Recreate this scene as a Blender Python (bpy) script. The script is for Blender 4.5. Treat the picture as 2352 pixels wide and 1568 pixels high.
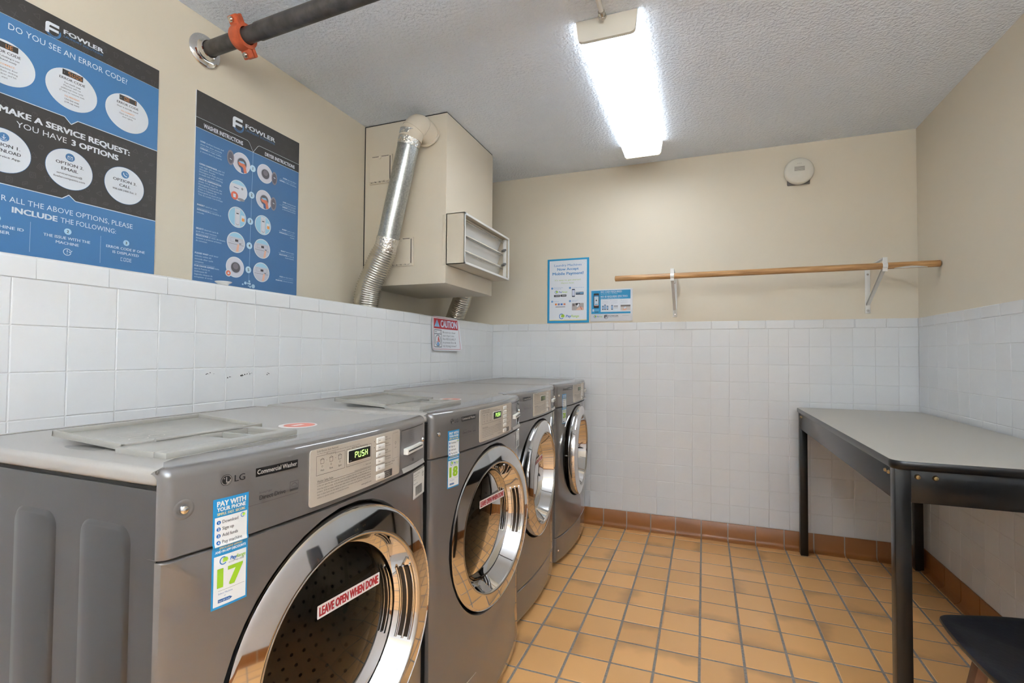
import bpy, bmesh, math, random
from mathutils import Vector, Matrix
from math import pi, sin, cos, sqrt

# ------------------------------------------------------------------ clear
for o in list(bpy.data.objects): bpy.data.objects.remove(o, do_unlink=True)
SC = bpy.context.scene
COL = SC.collection
random.seed(7)

# ------------------------------------------------------------------ camera
CAM = Vector((1.4657, -3.3988, 1.1456)); YAW, PIT, ROL, FPX = -0.3680, 0.0264, 0.0076, 1142.72
FWD = Vector((sin(YAW)*cos(PIT), cos(YAW)*cos(PIT), sin(PIT)))
RGT0 = Vector((cos(YAW), -sin(YAW), 0)); UP0 = RGT0.cross(FWD)
RGT = cos(ROL)*RGT0 + sin(ROL)*UP0; UPV = -sin(ROL)*RGT0 + cos(ROL)*UP0
cd = bpy.data.cameras.new('camera'); cam = bpy.data.objects.new('camera', cd); COL.objects.link(cam)
cd.sensor_width = 36; cd.sensor_fit = 'HORIZONTAL'; cd.lens = FPX/2352*36; cd.clip_start = 0.02
cam.matrix_world = Matrix(((RGT.x, UPV.x, -FWD.x, CAM.x), (RGT.y, UPV.y, -FWD.y, CAM.y), (RGT.z, UPV.z, -FWD.z, CAM.z), (0, 0, 0, 1)))
SC.camera = cam

def on(ax, val, u, v):
    """where the ray through photo pixel (u, v) meets the plane axis = val"""
    d = FWD + (u-1176)/FPX*RGT - (v-784)/FPX*UPV
    return CAM + (val-CAM[ax])/d[ax]*d

# ------------------------------------------------------------------ world, exposure
LAMP = 5.4; UPK = 6.8            # ceiling light emission; upward gain of the added fill lights
w = bpy.data.worlds.new('world'); SC.world = w; w.use_nodes = True
w.node_tree.nodes['Background'].inputs[0].default_value = (.9, .92, 1, 1)
w.node_tree.nodes['Background'].inputs[1].default_value = 0.15
SC.view_settings.view_transform = 'Standard'; SC.view_settings.look = 'None'
SC.view_settings.exposure = 1.25; SC.view_settings.gamma = 1; SC.view_settings.use_curve_mapping = False

# ------------------------------------------------------------------ materials
def lin(c):
    c = c/255
    return c/12.92 if c <= .04045 else ((c+.055)/1.055)**2.4
def rgb(c): return (lin(c[0]), lin(c[1]), lin(c[2]), 1)
MATS = {}
def mat(name, c, rough=.5, metal=0, coat=0, spec=.5, emit=0, coatr=.04, bump=None, vary=0, noise=None, coatior=1.5):
    if name in MATS: return MATS[name]
    m = bpy.data.materials.new(name); m.use_nodes = True; nt = m.node_tree; b = nt.nodes['Principled BSDF']
    b.inputs['Base Color'].default_value = rgb(c); b.inputs['Roughness'].default_value = rough; b.inputs['Metallic'].default_value = metal
    b.inputs['Coat Weight'].default_value = coat; b.inputs['Coat Roughness'].default_value = coatr; b.inputs['Specular IOR Level'].default_value = spec
    if coat: b.inputs['Coat IOR'].default_value = coatior
    if emit: b.inputs['Emission Color'].default_value = rgb(c); b.inputs['Emission Strength'].default_value = emit
    tc = nt.nodes.new('ShaderNodeTexCoord')
    if bump:                                           # (scale, strength, distance)
        n = nt.nodes.new('ShaderNodeTexNoise'); n.inputs['Scale'].default_value = bump[0]; n.inputs['Detail'].default_value = 3
        bp = nt.nodes.new('ShaderNodeBump'); bp.inputs['Strength'].default_value = bump[1]; bp.inputs['Distance'].default_value = bump[2]
        nt.links.new(tc.outputs['Object'], n.inputs['Vector']); nt.links.new(n.outputs['Fac'], bp.inputs['Height']); nt.links.new(bp.outputs['Normal'], b.inputs['Normal'])
    if vary or noise:                                  # value wobble per object, plus a colour noise (scale, amount)
        hs = nt.nodes.new('ShaderNodeHueSaturation'); hs.inputs['Color'].default_value = rgb(c)
        oi = nt.nodes.new('ShaderNodeObjectInfo'); mr = nt.nodes.new('ShaderNodeMapRange')
        mr.inputs['To Min'].default_value = 1-vary; mr.inputs['To Max'].default_value = 1+vary
        nt.links.new(oi.outputs['Random'], mr.inputs['Value'])
        out = mr.outputs['Result']
        if noise:
            n2 = nt.nodes.new('ShaderNodeTexNoise'); n2.inputs['Scale'].default_value = noise[0]; n2.inputs['Detail'].default_value = 4
            nt.links.new(tc.outputs['Object'], n2.inputs['Vector'])
            m2 = nt.nodes.new('ShaderNodeMapRange'); m2.inputs['From Min'].default_value = .3; m2.inputs['From Max'].default_value = .7
            m2.inputs['To Min'].default_value = 1-noise[1]; m2.inputs['To Max'].default_value = 1+noise[1]
            nt.links.new(n2.outputs['Fac'], m2.inputs['Value'])
            mm = nt.nodes.new('ShaderNodeMath'); mm.operation = 'MULTIPLY'
            nt.links.new(out, mm.inputs[0]); nt.links.new(m2.outputs['Result'], mm.inputs[1]); out = mm.outputs[0]
        nt.links.new(out, hs.inputs['Value']); nt.links.new(hs.outputs['Color'], b.inputs['Base Color'])
    MATS[name] = m
    return m

M_beige = mat('beige paint', (221, 210, 190), .55, bump=(260, .08, .002), noise=(1.2, .02))
M_ceil = mat('stippled ceiling', (236, 243, 252), .8, bump=(80, 1.0, .010))
M_grout_w = mat('white grout', (216, 215, 213), .8)
M_tile_w = mat('white glazed tile', (226, 226, 226), .12, spec=.5, vary=.012, bump=(9, .04, .004))
M_grout_b = mat('base grout', (176, 166, 154), .9)
M_grout_f = mat('grey grout', (142, 132, 123), .9, noise=(90, .18))
M_box = mat('cream painted metal', (224, 212, 192), .45)
M_white = mat('white enamel', (228, 226, 221), .35)
M_offw = mat('off white plastic', (222, 216, 202), .4)
M_black = mat('black plastic', (14, 14, 15), .35)
M_gap = mat('dark gap', (26, 22, 18), .8)
M_galv = mat('galvanised steel', (176, 180, 180), .3, metal=1, noise=(120, .22))
M_flex = mat('flexible aluminium', (205, 200, 188), .26, metal=1)
M_foil = mat('foil tape', (225, 223, 218), .18, metal=1, bump=(60, .8, .01))
M_chrome = mat('chrome', (226, 224, 222), .045, metal=1)
M_steel = mat('bright steel', (198, 194, 188), .22, metal=1)
M_pipe = mat('black iron pipe', (78, 74, 72), .38, metal=.35, noise=(24, .38), bump=(60, .25, .003))
M_coup = mat('orange coupling', (190, 88, 52), .45, noise=(30, .25))
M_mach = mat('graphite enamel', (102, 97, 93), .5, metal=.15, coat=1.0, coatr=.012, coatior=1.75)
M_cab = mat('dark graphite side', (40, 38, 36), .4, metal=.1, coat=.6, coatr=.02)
M_machtop = mat('taupe plastic top', (158, 153, 146), .4, metal=.05, coat=.3, coatr=.12)
M_tray = mat('grey plastic', (152, 148, 140), .35)
M_panel = mat('warm silver panel', (196, 185, 170), .4, metal=.25)
M_button = mat('pale buttons', (222, 218, 210), .35)
M_oak = None
M_tabletop = mat('taupe laminate', (178, 172, 161), .38, spec=.4)
M_tblack = mat('black enamel', (13, 12, 12), .35, spec=.3, coat=.35, coatr=.1)
M_brass = mat('brass screw', (150, 128, 92), .3, metal=1)
M_seat = mat('black shell', (36, 36, 40), .34, bump=(70, .15, .003), noise=(14, .25))
M_walnut = mat('brown wood', (120, 86, 66), .5, noise=(30, .12))
M_paper = mat('white print', (226, 228, 232), .45)

def wood_mat():
    m = bpy.data.materials.new('oak rod'); m.use_nodes = True; nt = m.node_tree; b = nt.nodes['Principled BSDF']
    tc = nt.nodes.new('ShaderNodeTexCoord'); mp = nt.nodes.new('ShaderNodeMapping'); mp.inputs['Scale'].default_value = (3, 60, 60)
    n = nt.nodes.new('ShaderNodeTexNoise'); n.inputs['Scale'].default_value = 2.2; n.inputs['Detail'].default_value = 6
    r = nt.nodes.new('ShaderNodeValToRGB'); r.color_ramp.elements[0].color = rgb((146, 100, 52)); r.color_ramp.elements[1].color = rgb((212, 166, 112))
    r.color_ramp.elements[0].position = .3; r.color_ramp.elements[1].position = .68
    nt.links.new(tc.outputs['Object'], mp.inputs[0]); nt.links.new(mp.outputs[0], n.inputs['Vector']); nt.links.new(n.outputs['Fac'], r.inputs[0])
    nt.links.new(r.outputs[0], b.inputs['Base Color']); b.inputs['Roughness'].default_value = .4
    return m
M_oak = wood_mat()

def quarry_mat(name, ca, cb, chance):
    """flashed quarry tile: per-tile tone, and on some tiles a kiln flash along one edge"""
    m = bpy.data.materials.new(name); m.use_nodes = True; nt = m.node_tree; b = nt.nodes['Principled BSDF']
    N = nt.nodes.new; L = nt.links.new
    tc = N('ShaderNodeTexCoord'); oi = N('ShaderNodeObjectInfo')
    sx = N('ShaderNodeSeparateXYZ'); L(tc.outputs['Object'], sx.inputs[0])
    nz = N('ShaderNodeTexNoise'); nz.inputs['Scale'].default_value = 9; nz.inputs['Detail'].default_value = 2; nz.noise_dimensions = '4D'
    L(tc.outputs['Object'], nz.inputs['Vector'])
    w4 = N('ShaderNodeMath'); w4.operation = 'MULTIPLY'; w4.inputs[1].default_value = 57; L(oi.outputs['Random'], w4.inputs[0]); L(w4.outputs[0], nz.inputs['W'])
    ad = N('ShaderNodeMath'); ad.operation = 'MULTIPLY_ADD'; ad.inputs[1].default_value = .16; L(nz.outputs['Fac'], ad.inputs[0]); L(sx.outputs['Y'], ad.inputs[2])
    mr = N('ShaderNodeMapRange'); mr.interpolation_type = 'SMOOTHSTEP'; mr.inputs['From Min'].default_value = .085; mr.inputs['From Max'].default_value = .17; L(ad.outputs[0], mr.inputs['Value'])
    fr = N('ShaderNodeMath'); fr.operation = 'FRACT'; f7 = N('ShaderNodeMath'); f7.operation = 'MULTIPLY'; f7.inputs[1].default_value = 7.31; L(oi.outputs['Random'], f7.inputs[0]); L(f7.outputs[0], fr.inputs[0])
    th = N('ShaderNodeMath'); th.operation = 'LESS_THAN'; th.inputs[1].default_value = chance; L(fr.outputs[0], th.inputs[0])
    mu = N('ShaderNodeMath'); mu.operation = 'MULTIPLY'; L(mr.outputs[0], mu.inputs[0]); L(th.outputs[0], mu.inputs[1])
    m3 = N('ShaderNodeMath'); m3.operation = 'MULTIPLY'; m3.inputs[1].default_value = .55; L(mu.outputs[0], m3.inputs[0])
    mx = N('ShaderNodeMix'); mx.data_type = 'RGBA'; mx.inputs['A'].default_value = rgb(ca); mx.inputs['B'].default_value = rgb(cb); L(m3.outputs[0], mx.inputs['Factor'])
    hs = N('ShaderNodeHueSaturation'); m4 = N('ShaderNodeMapRange'); m4.inputs['To Min'].default_value = .9; m4.inputs['To Max'].default_value = 1.07; L(oi.outputs['Random'], m4.inputs['Value'])
    L(m4.outputs[0], hs.inputs['Value']); L(mx.outputs['Result'], hs.inputs['Color']); L(hs.outputs[0], b.inputs['Base Color'])
    n2 = N('ShaderNodeTexNoise'); n2.inputs['Scale'].default_value = 14; L(tc.outputs['Object'], n2.inputs['Vector'])
    bp = N('ShaderNodeBump'); bp.inputs['Strength'].default_value = .12; bp.inputs['Distance'].default_value = .004; L(n2.outputs['Fac'], bp.inputs['Height']); L(bp.outputs[0], b.inputs['Normal'])
    b.inputs['Roughness'].default_value = .34
    return m
M_quarry = quarry_mat('quarry tile', (232, 174, 110), (158, 118, 78), .36)
M_base = quarry_mat('quarry base tile', (154, 96, 44), (112, 72, 40), .35)

def glass_mat(name, tint, ior=1.45, rough=0.0):
    m = bpy.data.materials.new(name); m.use_nodes = True; nt = m.node_tree
    for n in list(nt.nodes): nt.nodes.remove(n)
    o = nt.nodes.new('ShaderNodeOutputMaterial'); t = nt.nodes.new('ShaderNodeBsdfTransparent'); t.inputs[0].default_value = tint
    g = nt.nodes.new('ShaderNodeBsdfGlossy'); g.inputs['Roughness'].default_value = rough; g.inputs[0].default_value = (.9, .9, .9, 1)
    f = nt.nodes.new('ShaderNodeFresnel'); f.inputs[0].default_value = ior
    mx = nt.nodes.new('ShaderNodeMixShader'); nt.links.new(f.outputs[0], mx.inputs[0]); nt.links.new(t.outputs[0], mx.inputs[1]); nt.links.new(g.outputs[0], mx.inputs[2]); nt.links.new(mx.outputs[0], o.inputs[0])
    return m
M_glass = glass_mat('smoked glass', (.50, .48, .46, 1), 1.13)
M_clear = glass_mat('clear plastic', (.99, .99, .99, 1), 1.12)

def emis(name, c, s):
    m = bpy.data.materials.new(name); m.use_nodes = True; nt = m.node_tree; b = nt.nodes['Principled BSDF']
    b.inputs['Base Color'].default_value = rgb((240, 240, 240)); b.inputs['Emission Color'].default_value = rgb(c); b.inputs['Emission Strength'].default_value = s; b.inputs['Roughness'].default_value = .4
    return m
M_lens = emis('lit diffuser', (232, 243, 255), LAMP)
M_lens2 = emis('lit diffuser side', (232, 243, 255), LAMP*.14)
M_low = emis('added fill lower lens', (232, 243, 255), LAMP*.35)
M_up = emis('added fill upward lens', (232, 243, 255), LAMP*UPK)
M_led = emis('green led digits', (150, 235, 40), 1.4)

PC = {}
def pmat(c, rough=.45):
    c = tuple(c)
    if c not in PC: PC[c] = mat('ink %d %d %d' % c, c, rough)
    return PC[c]

# ------------------------------------------------------------------ mesh helpers
class MB:
    def __init__(s): s.v = []; s.f = []; s.m = []; s.mats = []
    def mi(s, m):
        if m not in s.mats: s.mats.append(m)
        return s.mats.index(m)
    def add(s, vs, fs, m):
        o = len(s.v); s.v += [tuple(v) for v in vs]; k = s.mi(m)
        for f in fs: s.f.append([i+o for i in f]); s.m.append(k)
    def box(s, x0, x1, y0, y1, z0, z1, m, r=0, seg=2):
        if r <= 0:
            vs = [(x, y, z) for x in (x0, x1) for y in (y0, y1) for z in (z0, z1)]
            s.add(vs, [(0, 1, 3, 2), (4, 6, 7, 5), (0, 4, 5, 1), (2, 3, 7, 6), (0, 2, 6, 4), (1, 5, 7, 3)], m); return
        b = bmesh.new(); bmesh.ops.create_cube(b, size=1)
        for v in b.verts: v.co = Vector(((x0+x1)/2+v.co.x*(x1-x0), (y0+y1)/2+v.co.y*(y1-y0), (z0+z1)/2+v.co.z*(z1-z0)))
        bmesh.ops.bevel(b, geom=list(b.edges), offset=r, segments=seg, profile=.5, affect='EDGES')
        b.verts.index_update(); s.add([v.co for v in b.verts], [[v.index for v in f.verts] for f in b.faces], m); b.free()
    def obox(s, c, ax, half, m, r=0):
        """box with centre c, axes ax (3 vectors), half sizes"""
        t = MB(); t.box(-half[0], half[0], -half[1], half[1], -half[2], half[2], m, r)
        s.add([Vector(c)+ax[0]*v[0]+ax[1]*v[1]+ax[2]*v[2] for v in t.v], t.f, m)
    def beam(s, a, b, hw, hh, m, upv=(0, 0, 1), r=0):
        a, b = Vector(a), Vector(b); d = (b-a).normalized(); sd = d.cross(Vector(upv)).normalized(); u = sd.cross(d)
        s.obox((a+b)/2, (d, sd, u), ((b-a).length/2, hw, hh), m, r)
    def tube(s, pts, rad, m, seg=24, caps=True):
        pts = [Vector(p) for p in pts]; n = len(pts); rad = rad if isinstance(rad, (list, tuple)) else [rad]*n
        ref = Vector((0, 0, 1)) if abs((pts[1]-pts[0]).normalized().z) < .9 else Vector((1, 0, 0)); vs = []
        t0 = (pts[1]-pts[0]).normalized(); nn = t0.cross(ref).normalized()
        for i in range(n):
            t = (pts[min(i+1, n-1)]-pts[max(i-1, 0)]).normalized(); nn = (nn-t*nn.dot(t)).normalized(); bb = t.cross(nn)
            for k in range(seg): a = 2*pi*k/seg; vs.append(pts[i]+rad[i]*(cos(a)*nn+sin(a)*bb))
        fs = [(i*seg+k, i*seg+(k+1) % seg, (i+1)*seg+(k+1) % seg, (i+1)*seg+k) for i in range(n-1) for k in range(seg)]
        if caps: fs += [list(range(seg))[::-1], [(n-1)*seg+k for k in range(seg)]]
        s.add(vs, fs, m)
    def lathe(s, prof, c, axis, m, seg=64, a0=0, a1=2*pi, capend=False):
        """prof: (radius, height along axis)"""
        axis = Vector(axis).normalized(); ref = Vector((0, 0, 1)) if abs(axis.z) < .9 else Vector((1, 0, 0))
        e1 = axis.cross(ref).normalized(); e2 = axis.cross(e1); full = abs(a1-a0-2*pi) < 1e-6; ns = seg if full else seg+1
        c = Vector(c); vs = [c+axis*h+r*(cos(a0+(a1-a0)*k/seg)*e1+sin(a0+(a1-a0)*k/seg)*e2) for r, h in prof for k in range(ns)]
        fs = []
        for i in range(len(prof)-1):
            for k in range(seg):
                k2 = (k+1) % ns if full else k+1
                fs.append((i*ns+k, i*ns+k2, (i+1)*ns+k2, (i+1)*ns+k))
        if capend: fs.append([(len(prof)-1)*ns+k for k in range(ns)])
        s.add(vs, fs, m)
    def prism(s, out, f, m, back=True):
        """out: 2-D outline; f(a, b, t) -> 3-D, t = 0 back, 1 front"""
        n = len(out); vs = [f(a, b, 0) for a, b in out]+[f(a, b, 1) for a, b in out]
        fs = [(i, (i+1) % n, n+(i+1) % n, n+i) for i in range(n)]+[list(range(n, 2*n))]
        if back: fs.append(list(range(n))[::-1])
        s.add(vs, fs, m)
    def mesh(s, name, smooth=None):
        me = bpy.data.meshes.new(name); me.from_pydata(s.v, [], s.f)
        for m in s.mats: me.materials.append(m)
        me.polygons.foreach_set('material_index', s.m); me.update()
        b = bmesh.new(); b.from_mesh(me); bmesh.ops.recalc_face_normals(b, faces=b.faces); b.to_mesh(me); b.free()
        if smooth:
            me.shade_smooth(); me.set_sharp_from_angle(angle=math.radians(smooth))
        return me
    def build(s, name, parent=None, loc=None, smooth=35, raw=False):
        if raw:
            me = bpy.data.meshes.new(name); me.from_pydata(s.v, [], s.f)
            for m in s.mats: me.materials.append(m)
            me.polygons.foreach_set('material_index', s.m); me.update()
        else: me = s.mesh(name, smooth)
        return link(bpy.data.objects.new(name, me), parent, loc)
def link(o, parent=None, loc=None):
    COL.objects.link(o)
    if parent: o.parent = parent
    if loc is not None: o.location = loc
    return o
def tag(o, label=None, cat=None, group=None, kind=None):
    for k, x in (('label', label), ('category', cat), ('group', group), ('kind', kind)):
        if x: o[k] = x
    return o
def thing(name, loc, label, cat, group=None):
    return tag(link(bpy.data.objects.new(name, None), None, loc), label, cat, group)
def struct(o): return tag(o, kind='structure')
def rrect(x0, x1, y0, y1, r, n=4):
    out = []
    for cx, cy, a0 in ((x1-r, y1-r, 0), (x0+r, y1-r, pi/2), (x0+r, y0+r, pi), (x1-r, y0+r, 1.5*pi)):
        out += [(cx+r*cos(a0+pi/2*k/n), cy+r*sin(a0+pi/2*k/n)) for k in range(n+1)]
    return out
def spline(pts, n=8, closed=False):
    P = [Vector(p) for p in pts]; out = []; N = len(P)
    for i in range(N if closed else N-1):
        g = (lambda k: P[k % N]) if closed else (lambda k: P[max(0, min(N-1, k))])
        a, b, c, d = g(i-1), g(i), g(i+1), g(i+2)
        for k in range(n):
            t = k/n; out.append(.5*(2*b+(c-a)*t+(2*a-5*b+4*c-d)*t*t+(3*b-a-3*c+d)*t**3))
    if not closed: out.append(P[-1])
    return out

# ------------------------------------------------------------------ flat print (posters, stickers, lettering)
_tc = bpy.data.curves.new('lettering', 'FONT'); _tc.resolution_u = 2
_to = bpy.data.objects.new('lettering', _tc); COL.objects.link(_to)
_cache = {}
def glyphs(sx, bold):
    if (sx, bold) not in _cache:
        _tc.body = sx; _tc.offset = 0; bpy.context.view_layer.update(); me = _to.to_mesh()
        _cache[(sx, bold)] = ([(v.co.x, v.co.y) for v in me.vertices], [tuple(p.vertices) for p in me.polygons]); _to.to_mesh_clear()
    return _cache[(sx, bold)]
CAPH = max(y for x, y in glyphs('H', 0)[0])
SEG = {'P': 'abefg', 'U': 'bcdef', 'S': 'acdfg', 'H': 'bcefg', 'C': 'adef', 'O': 'abcdef', 'D': 'abcdef', 'E': 'adefg', '1': 'bc', ' ': ''}
class Print:
    """2-D artwork on a surface: fmap(a, b, layer) -> 3-D"""
    def __init__(s, fmap, maxw=None): s.f = fmap; s.mb = MB(); s.maxw = maxw
    def face(s, pts, col, ly=1):
        m = col if not isinstance(col, tuple) else pmat(col)
        s.mb.add([s.f(a, b, ly) for a, b in pts], [list(range(len(pts)))], m)
    def rect(s, a0, b0, a1, b1, col, ly=1):
        n = 1 if not s.maxw else max(1, int(math.ceil(abs(a1-a0)/s.maxw)))
        for k in range(n):
            x0, x1 = a0+(a1-a0)*k/n, a0+(a1-a0)*(k+1)/n; s.face([(x0, b0), (x1, b0), (x1, b1), (x0, b1)], col, ly)
    def rr(s, a0, b0, a1, b1, r, col, ly=1):
        if s.maxw and a1-a0 > s.maxw*1.5:
            s.rect(a0+r, b0, a1-r, b1, col, ly)
            for x, sg in ((a0+r, -1), (a1-r, 1)):
                arc = [(x+sg*r*sin(pi/2*k/4), b1-r+r*cos(pi/2*k/4)) for k in range(5)]+[(x+sg*r*cos(pi/2*k/4), b0+r-r*sin(pi/2*k/4)) for k in range(5)]
                s.face(arc if sg > 0 else arc[::-1], col, ly)
        else: s.face(rrect(a0, a1, b0, b1, r), col, ly)
    def disc(s, a, b, r, col, ly=1, rb=None, n=28):
        rb = rb or r; s.face([(a+r*cos(2*pi*k/n), b+rb*sin(2*pi*k/n)) for k in range(n)], col, ly)
    def ring(s, a, b, r, t, col, ly=1, a0=0, a1=2*pi, rb=None, n=24):
        rb = rb or r; P = []
        for k in range(n+1):
            q = a0+(a1-a0)*k/n; P.append(((a+r*cos(q), b+rb*sin(q)), (a+(r-t)*cos(q), b+(rb-t)*sin(q))))
        for k in range(n): s.face([P[k][0], P[k+1][0], P[k+1][1], P[k][1]], col, ly)
    def line(s, pts, t, col, ly=1):
        for (x0, y0), (x1, y1) in zip(pts, pts[1:]):
            L = math.hypot(x1-x0, y1-y0) or 1; nx, ny = -(y1-y0)/L*t/2, (x1-x0)/L*t/2
            n = 1 if not s.maxw else max(1, int(math.ceil(abs(x1-x0)/s.maxw)))
            for k in range(n):
                p = (x0+(x1-x0)*k/n, y0+(y1-y0)*k/n); q = (x0+(x1-x0)*(k+1)/n, y0+(y1-y0)*(k+1)/n)
                s.face([(p[0]+nx, p[1]+ny), (q[0]+nx, q[1]+ny), (q[0]-nx, q[1]-ny), (p[0]-nx, p[1]-ny)], col, ly)
    def frame(s, a0, b0, a1, b1, t, col, ly=1): s.line([(a0, b0), (a1, b0), (a1, b1), (a0, b1), (a0, b0)], t, col, ly)
    def text(s, tx, a, b, h, col, w=None, al='C', ly=3, bold=0, slant=0):
        vs, fs = glyphs(tx, 0); x0 = min(v[0] for v in vs); x1 = max(v[0] for v in vs); k = h/CAPH
        kx = k if not w else w/(x1-x0); W = (x1-x0)*kx; o = a-(W/2 if al == 'C' else W if al == 'R' else 0)
        m = col if not isinstance(col, tuple) else pmat(col)
        e = bold*1.1; sh = [(0, 0)] if not bold else [(q*e, r*e*.5) for q in (-1, 0, 1) for r in (-1, 1)] if bold >= .02 else [(-e, 0), (e, 0)]
        for i_, (ex, ey) in enumerate(sh): s.mb.add([s.f(o+(x-x0+ex)*kx+slant*y*k, b+(y+ey)*k, ly+i_*.3) for x, y in vs], fs, m)
    def seg(s, tx, a, b, h, w, col, ly=3, gap=.35):
        n = len(tx); cw = w/(n+gap*(n-1)); t = h*.12
        for i, ch in enumerate(tx):
            x0 = a+i*cw*(1+gap); x1 = x0+cw; mid = b+h/2; e = t*.55
            S = {'a': ((x0+e, b+h-t/2), (x1-e, b+h-t/2)), 'd': ((x0+e, b+t/2), (x1-e, b+t/2)), 'g': ((x0+e, mid), (x1-e, mid)), 'f': ((x0+t/2, mid+e), (x0+t/2, b+h-e)),
                 'b': ((x1-t/2, mid+e), (x1-t/2, b+h-e)), 'e': ((x0+t/2, b+e), (x0+t/2, mid-e)), 'c': ((x1-t/2, b+e), (x1-t/2, mid-e))}
            for q in SEG[ch]: s.line(list(S[q]), t, col, ly)
    def build(s, name, parent): return s.mb.build(name, parent, raw=True)

# ================================================================== THE ROOM
XL, XR, YF, ZC = -0.33, 2.583, -5.1, 2.435       # upper left wall, right wall, wall behind the camera, ceiling
P = 0.1095; Z0 = 1.3142; ZT = 1.3690; ZB = 0.1097   # tile pitch, underside and top of the cap course, top of the base course
def slab(name, x0, x1, y0, y1, z0, z1, m):
    b = MB(); b.box(x0, x1, y0, y1, z0, z1, m); return struct(b.build(name, smooth=None))
floor = slab('floor', XL-.1, XR+.1, YF-.1, .1, -.1, -.0014, M_grout_f)
ceiling = slab('ceiling', XL-.1, XR+.1, YF-.1, .1, ZC, ZC+.1, M_ceil)
wall_left = slab('wall_left', XL-.1, XL, YF, 0, 0, ZC, M_beige)
def wall_two(name, lo, hi):
    """painted wall with a grout bed for the tile wainscot below the cap"""
    b = MB(); b.box(*lo, M_grout_w); b.box(*hi, M_beige); return struct(b.build(name, smooth=None))
wall_back = wall_two('wall_back', (XL-.1, XR+.1, .0013, .1, 0, ZT-.004), (XL-.1, XR+.1, .001, .1, ZT-.004, ZC))
wall_right = wall_two('wall_right', (XR+.0013, XR+.1, YF, 0, 0, ZT-.004), (XR+.001, XR+.1, YF, 0, ZT-.004, ZC))
wall_front = wall_two('wall_front', (XL-.1, XR+.1, YF-.1, YF, 0, ZT-.004), (XL-.1, XR+.1, YF-.1, YF, ZT-.004, ZC))
wall_low = slab('wall_left_lower', -.13, -.0013, YF, 0, 0, ZT-.003, M_grout_w)

def tile_mesh(name, a, b, d, m, bev=.0016):
    """face up +Z, edges eased; origin at the centre of the face"""
    t = MB(); h = [(-a/2, -b/2), (a/2, -b/2), (a/2, b/2), (-a/2, b/2)]; q = [(-a/2+bev, -b/2+bev), (a/2-bev, -b/2+bev), (a/2-bev, b/2-bev), (-a/2+bev, b/2-bev)]
    t.add([(x, y, -d) for x, y in h]+[(x, y, -bev*.7) for x, y in h]+[(x, y, 0) for x, y in q],
          [(0, 1, 5, 4), (1, 2, 6, 5), (2, 3, 7, 6), (3, 0, 4, 7), (4, 5, 9, 8), (5, 6, 10, 9), (6, 7, 11, 10), (7, 4, 8, 11), (8, 9, 10, 11)], m)
    return t.mesh(name)
R_BACK = Matrix(((1, 0, 0), (0, 0, -1), (0, 1, 0)))       # tile u -> +x, v -> +z, normal -> -y
R_LEFT = Matrix(((0, 0, 1), (1, 0, 0), (0, 1, 0)))        # u -> +y, v -> +z, normal -> +x
R_RIGHT = Matrix(((0, 0, -1), (-1, 0, 0), (0, 1, 0)))     # u -> -y, v -> +z, normal -> -x
_tm = {}
def put_tile(parent, name, key, size, R, loc, m, d=.005, bev=.0016):
    size = (round(size[0], 4), round(size[1], 4))
    if size[0] < .006 or size[1] < .006: return
    k = (key, size)
    if k not in _tm: _tm[k] = tile_mesh(name, size[0], size[1], d, m, bev)
    o = bpy.data.objects.new(name, _tm[k]); o.matrix_world = Matrix.Translation(loc) @ R.to_4x4(); COL.objects.link(o); o.parent = parent
    return o
G = .0015
def spans(lo, hi, start, pitch):
    k = math.floor((lo-start)/pitch); out = []
    while start+k*pitch < hi-1e-4:
        a, b = max(lo, start+k*pitch), min(hi, start+(k+1)*pitch); out.append((a, b)); k += 1
    return out
def jit(R, s=.0035):
    """each tile set a hair out of true, as hand-laid tiles are"""
    return R @ Matrix.Rotation(random.gauss(0, s), 3, 'X') @ Matrix.Rotation(random.gauss(0, s), 3, 'Y')
# back wall wainscot: 11 courses
for j in range(11):
    z1, z0 = Z0-j*P, Z0-(j+1)*P
    for a, b in spans(0, XR, .0811, P): put_tile(wall_back, 'tile', 'w', (b-a-G, P-G), jit(R_BACK), ((a+b)/2, 0, (z0+z1)/2), M_tile_w)
for a, b in spans(0, XR, .1249, .1541): put_tile(wall_back, 'cap_tile', 'c', (b-a-G, ZT-Z0-G), R_BACK, ((a+b)/2, -.001, (ZT+Z0)/2), M_tile_w, .006, .004)
# right wall: the part the photograph can see as single tiles, the rest joined
def stuff_tiles(name, parent, R, cells, m):
    b = MB()
    for (u, v, su, sv) in cells:
        c = R(u, v); bev = .0016; h = [(-su/2, -sv/2), (su/2, -sv/2), (su/2, sv/2), (-su/2, sv/2)]; q = [(x-math.copysign(bev, x), y-math.copysign(bev, y)) for x, y in h]
        b.add([R(u+x, v+y, -.004) for x, y in h]+[R(u+x, v+y, -.001) for x, y in h]+[R(u+x, v+y, 0) for x, y in q], [(0, 1, 5, 4), (1, 2, 6, 5), (2, 3, 7, 6), (3, 0, 4, 7), (4, 5, 9, 8), (5, 6, 10, 9), (6, 7, 11, 10), (7, 4, 8, 11), (8, 9, 10, 11)], m)
    o = b.build(name, parent, smooth=None); tag(o, kind='stuff'); return o
cells = []
for j in range(11):
    z1, z0 = Z0-j*P, Z0-(j+1)*P
    for a, b in spans(YF, 0, -.341, P):
        if b > -1.75: put_tile(wall_right, 'tile', 'w', (b-a-G, P-G), jit(R_RIGHT), (XR, (a+b)/2, (z0+z1)/2), M_tile_w)
        else: cells.append(((a+b)/2, (z0+z1)/2, b-a-G, P-G))
stuff_tiles('tile_field', wall_right, lambda u, v, d=0: (XR-d, u, v), cells, M_tile_w)
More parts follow.
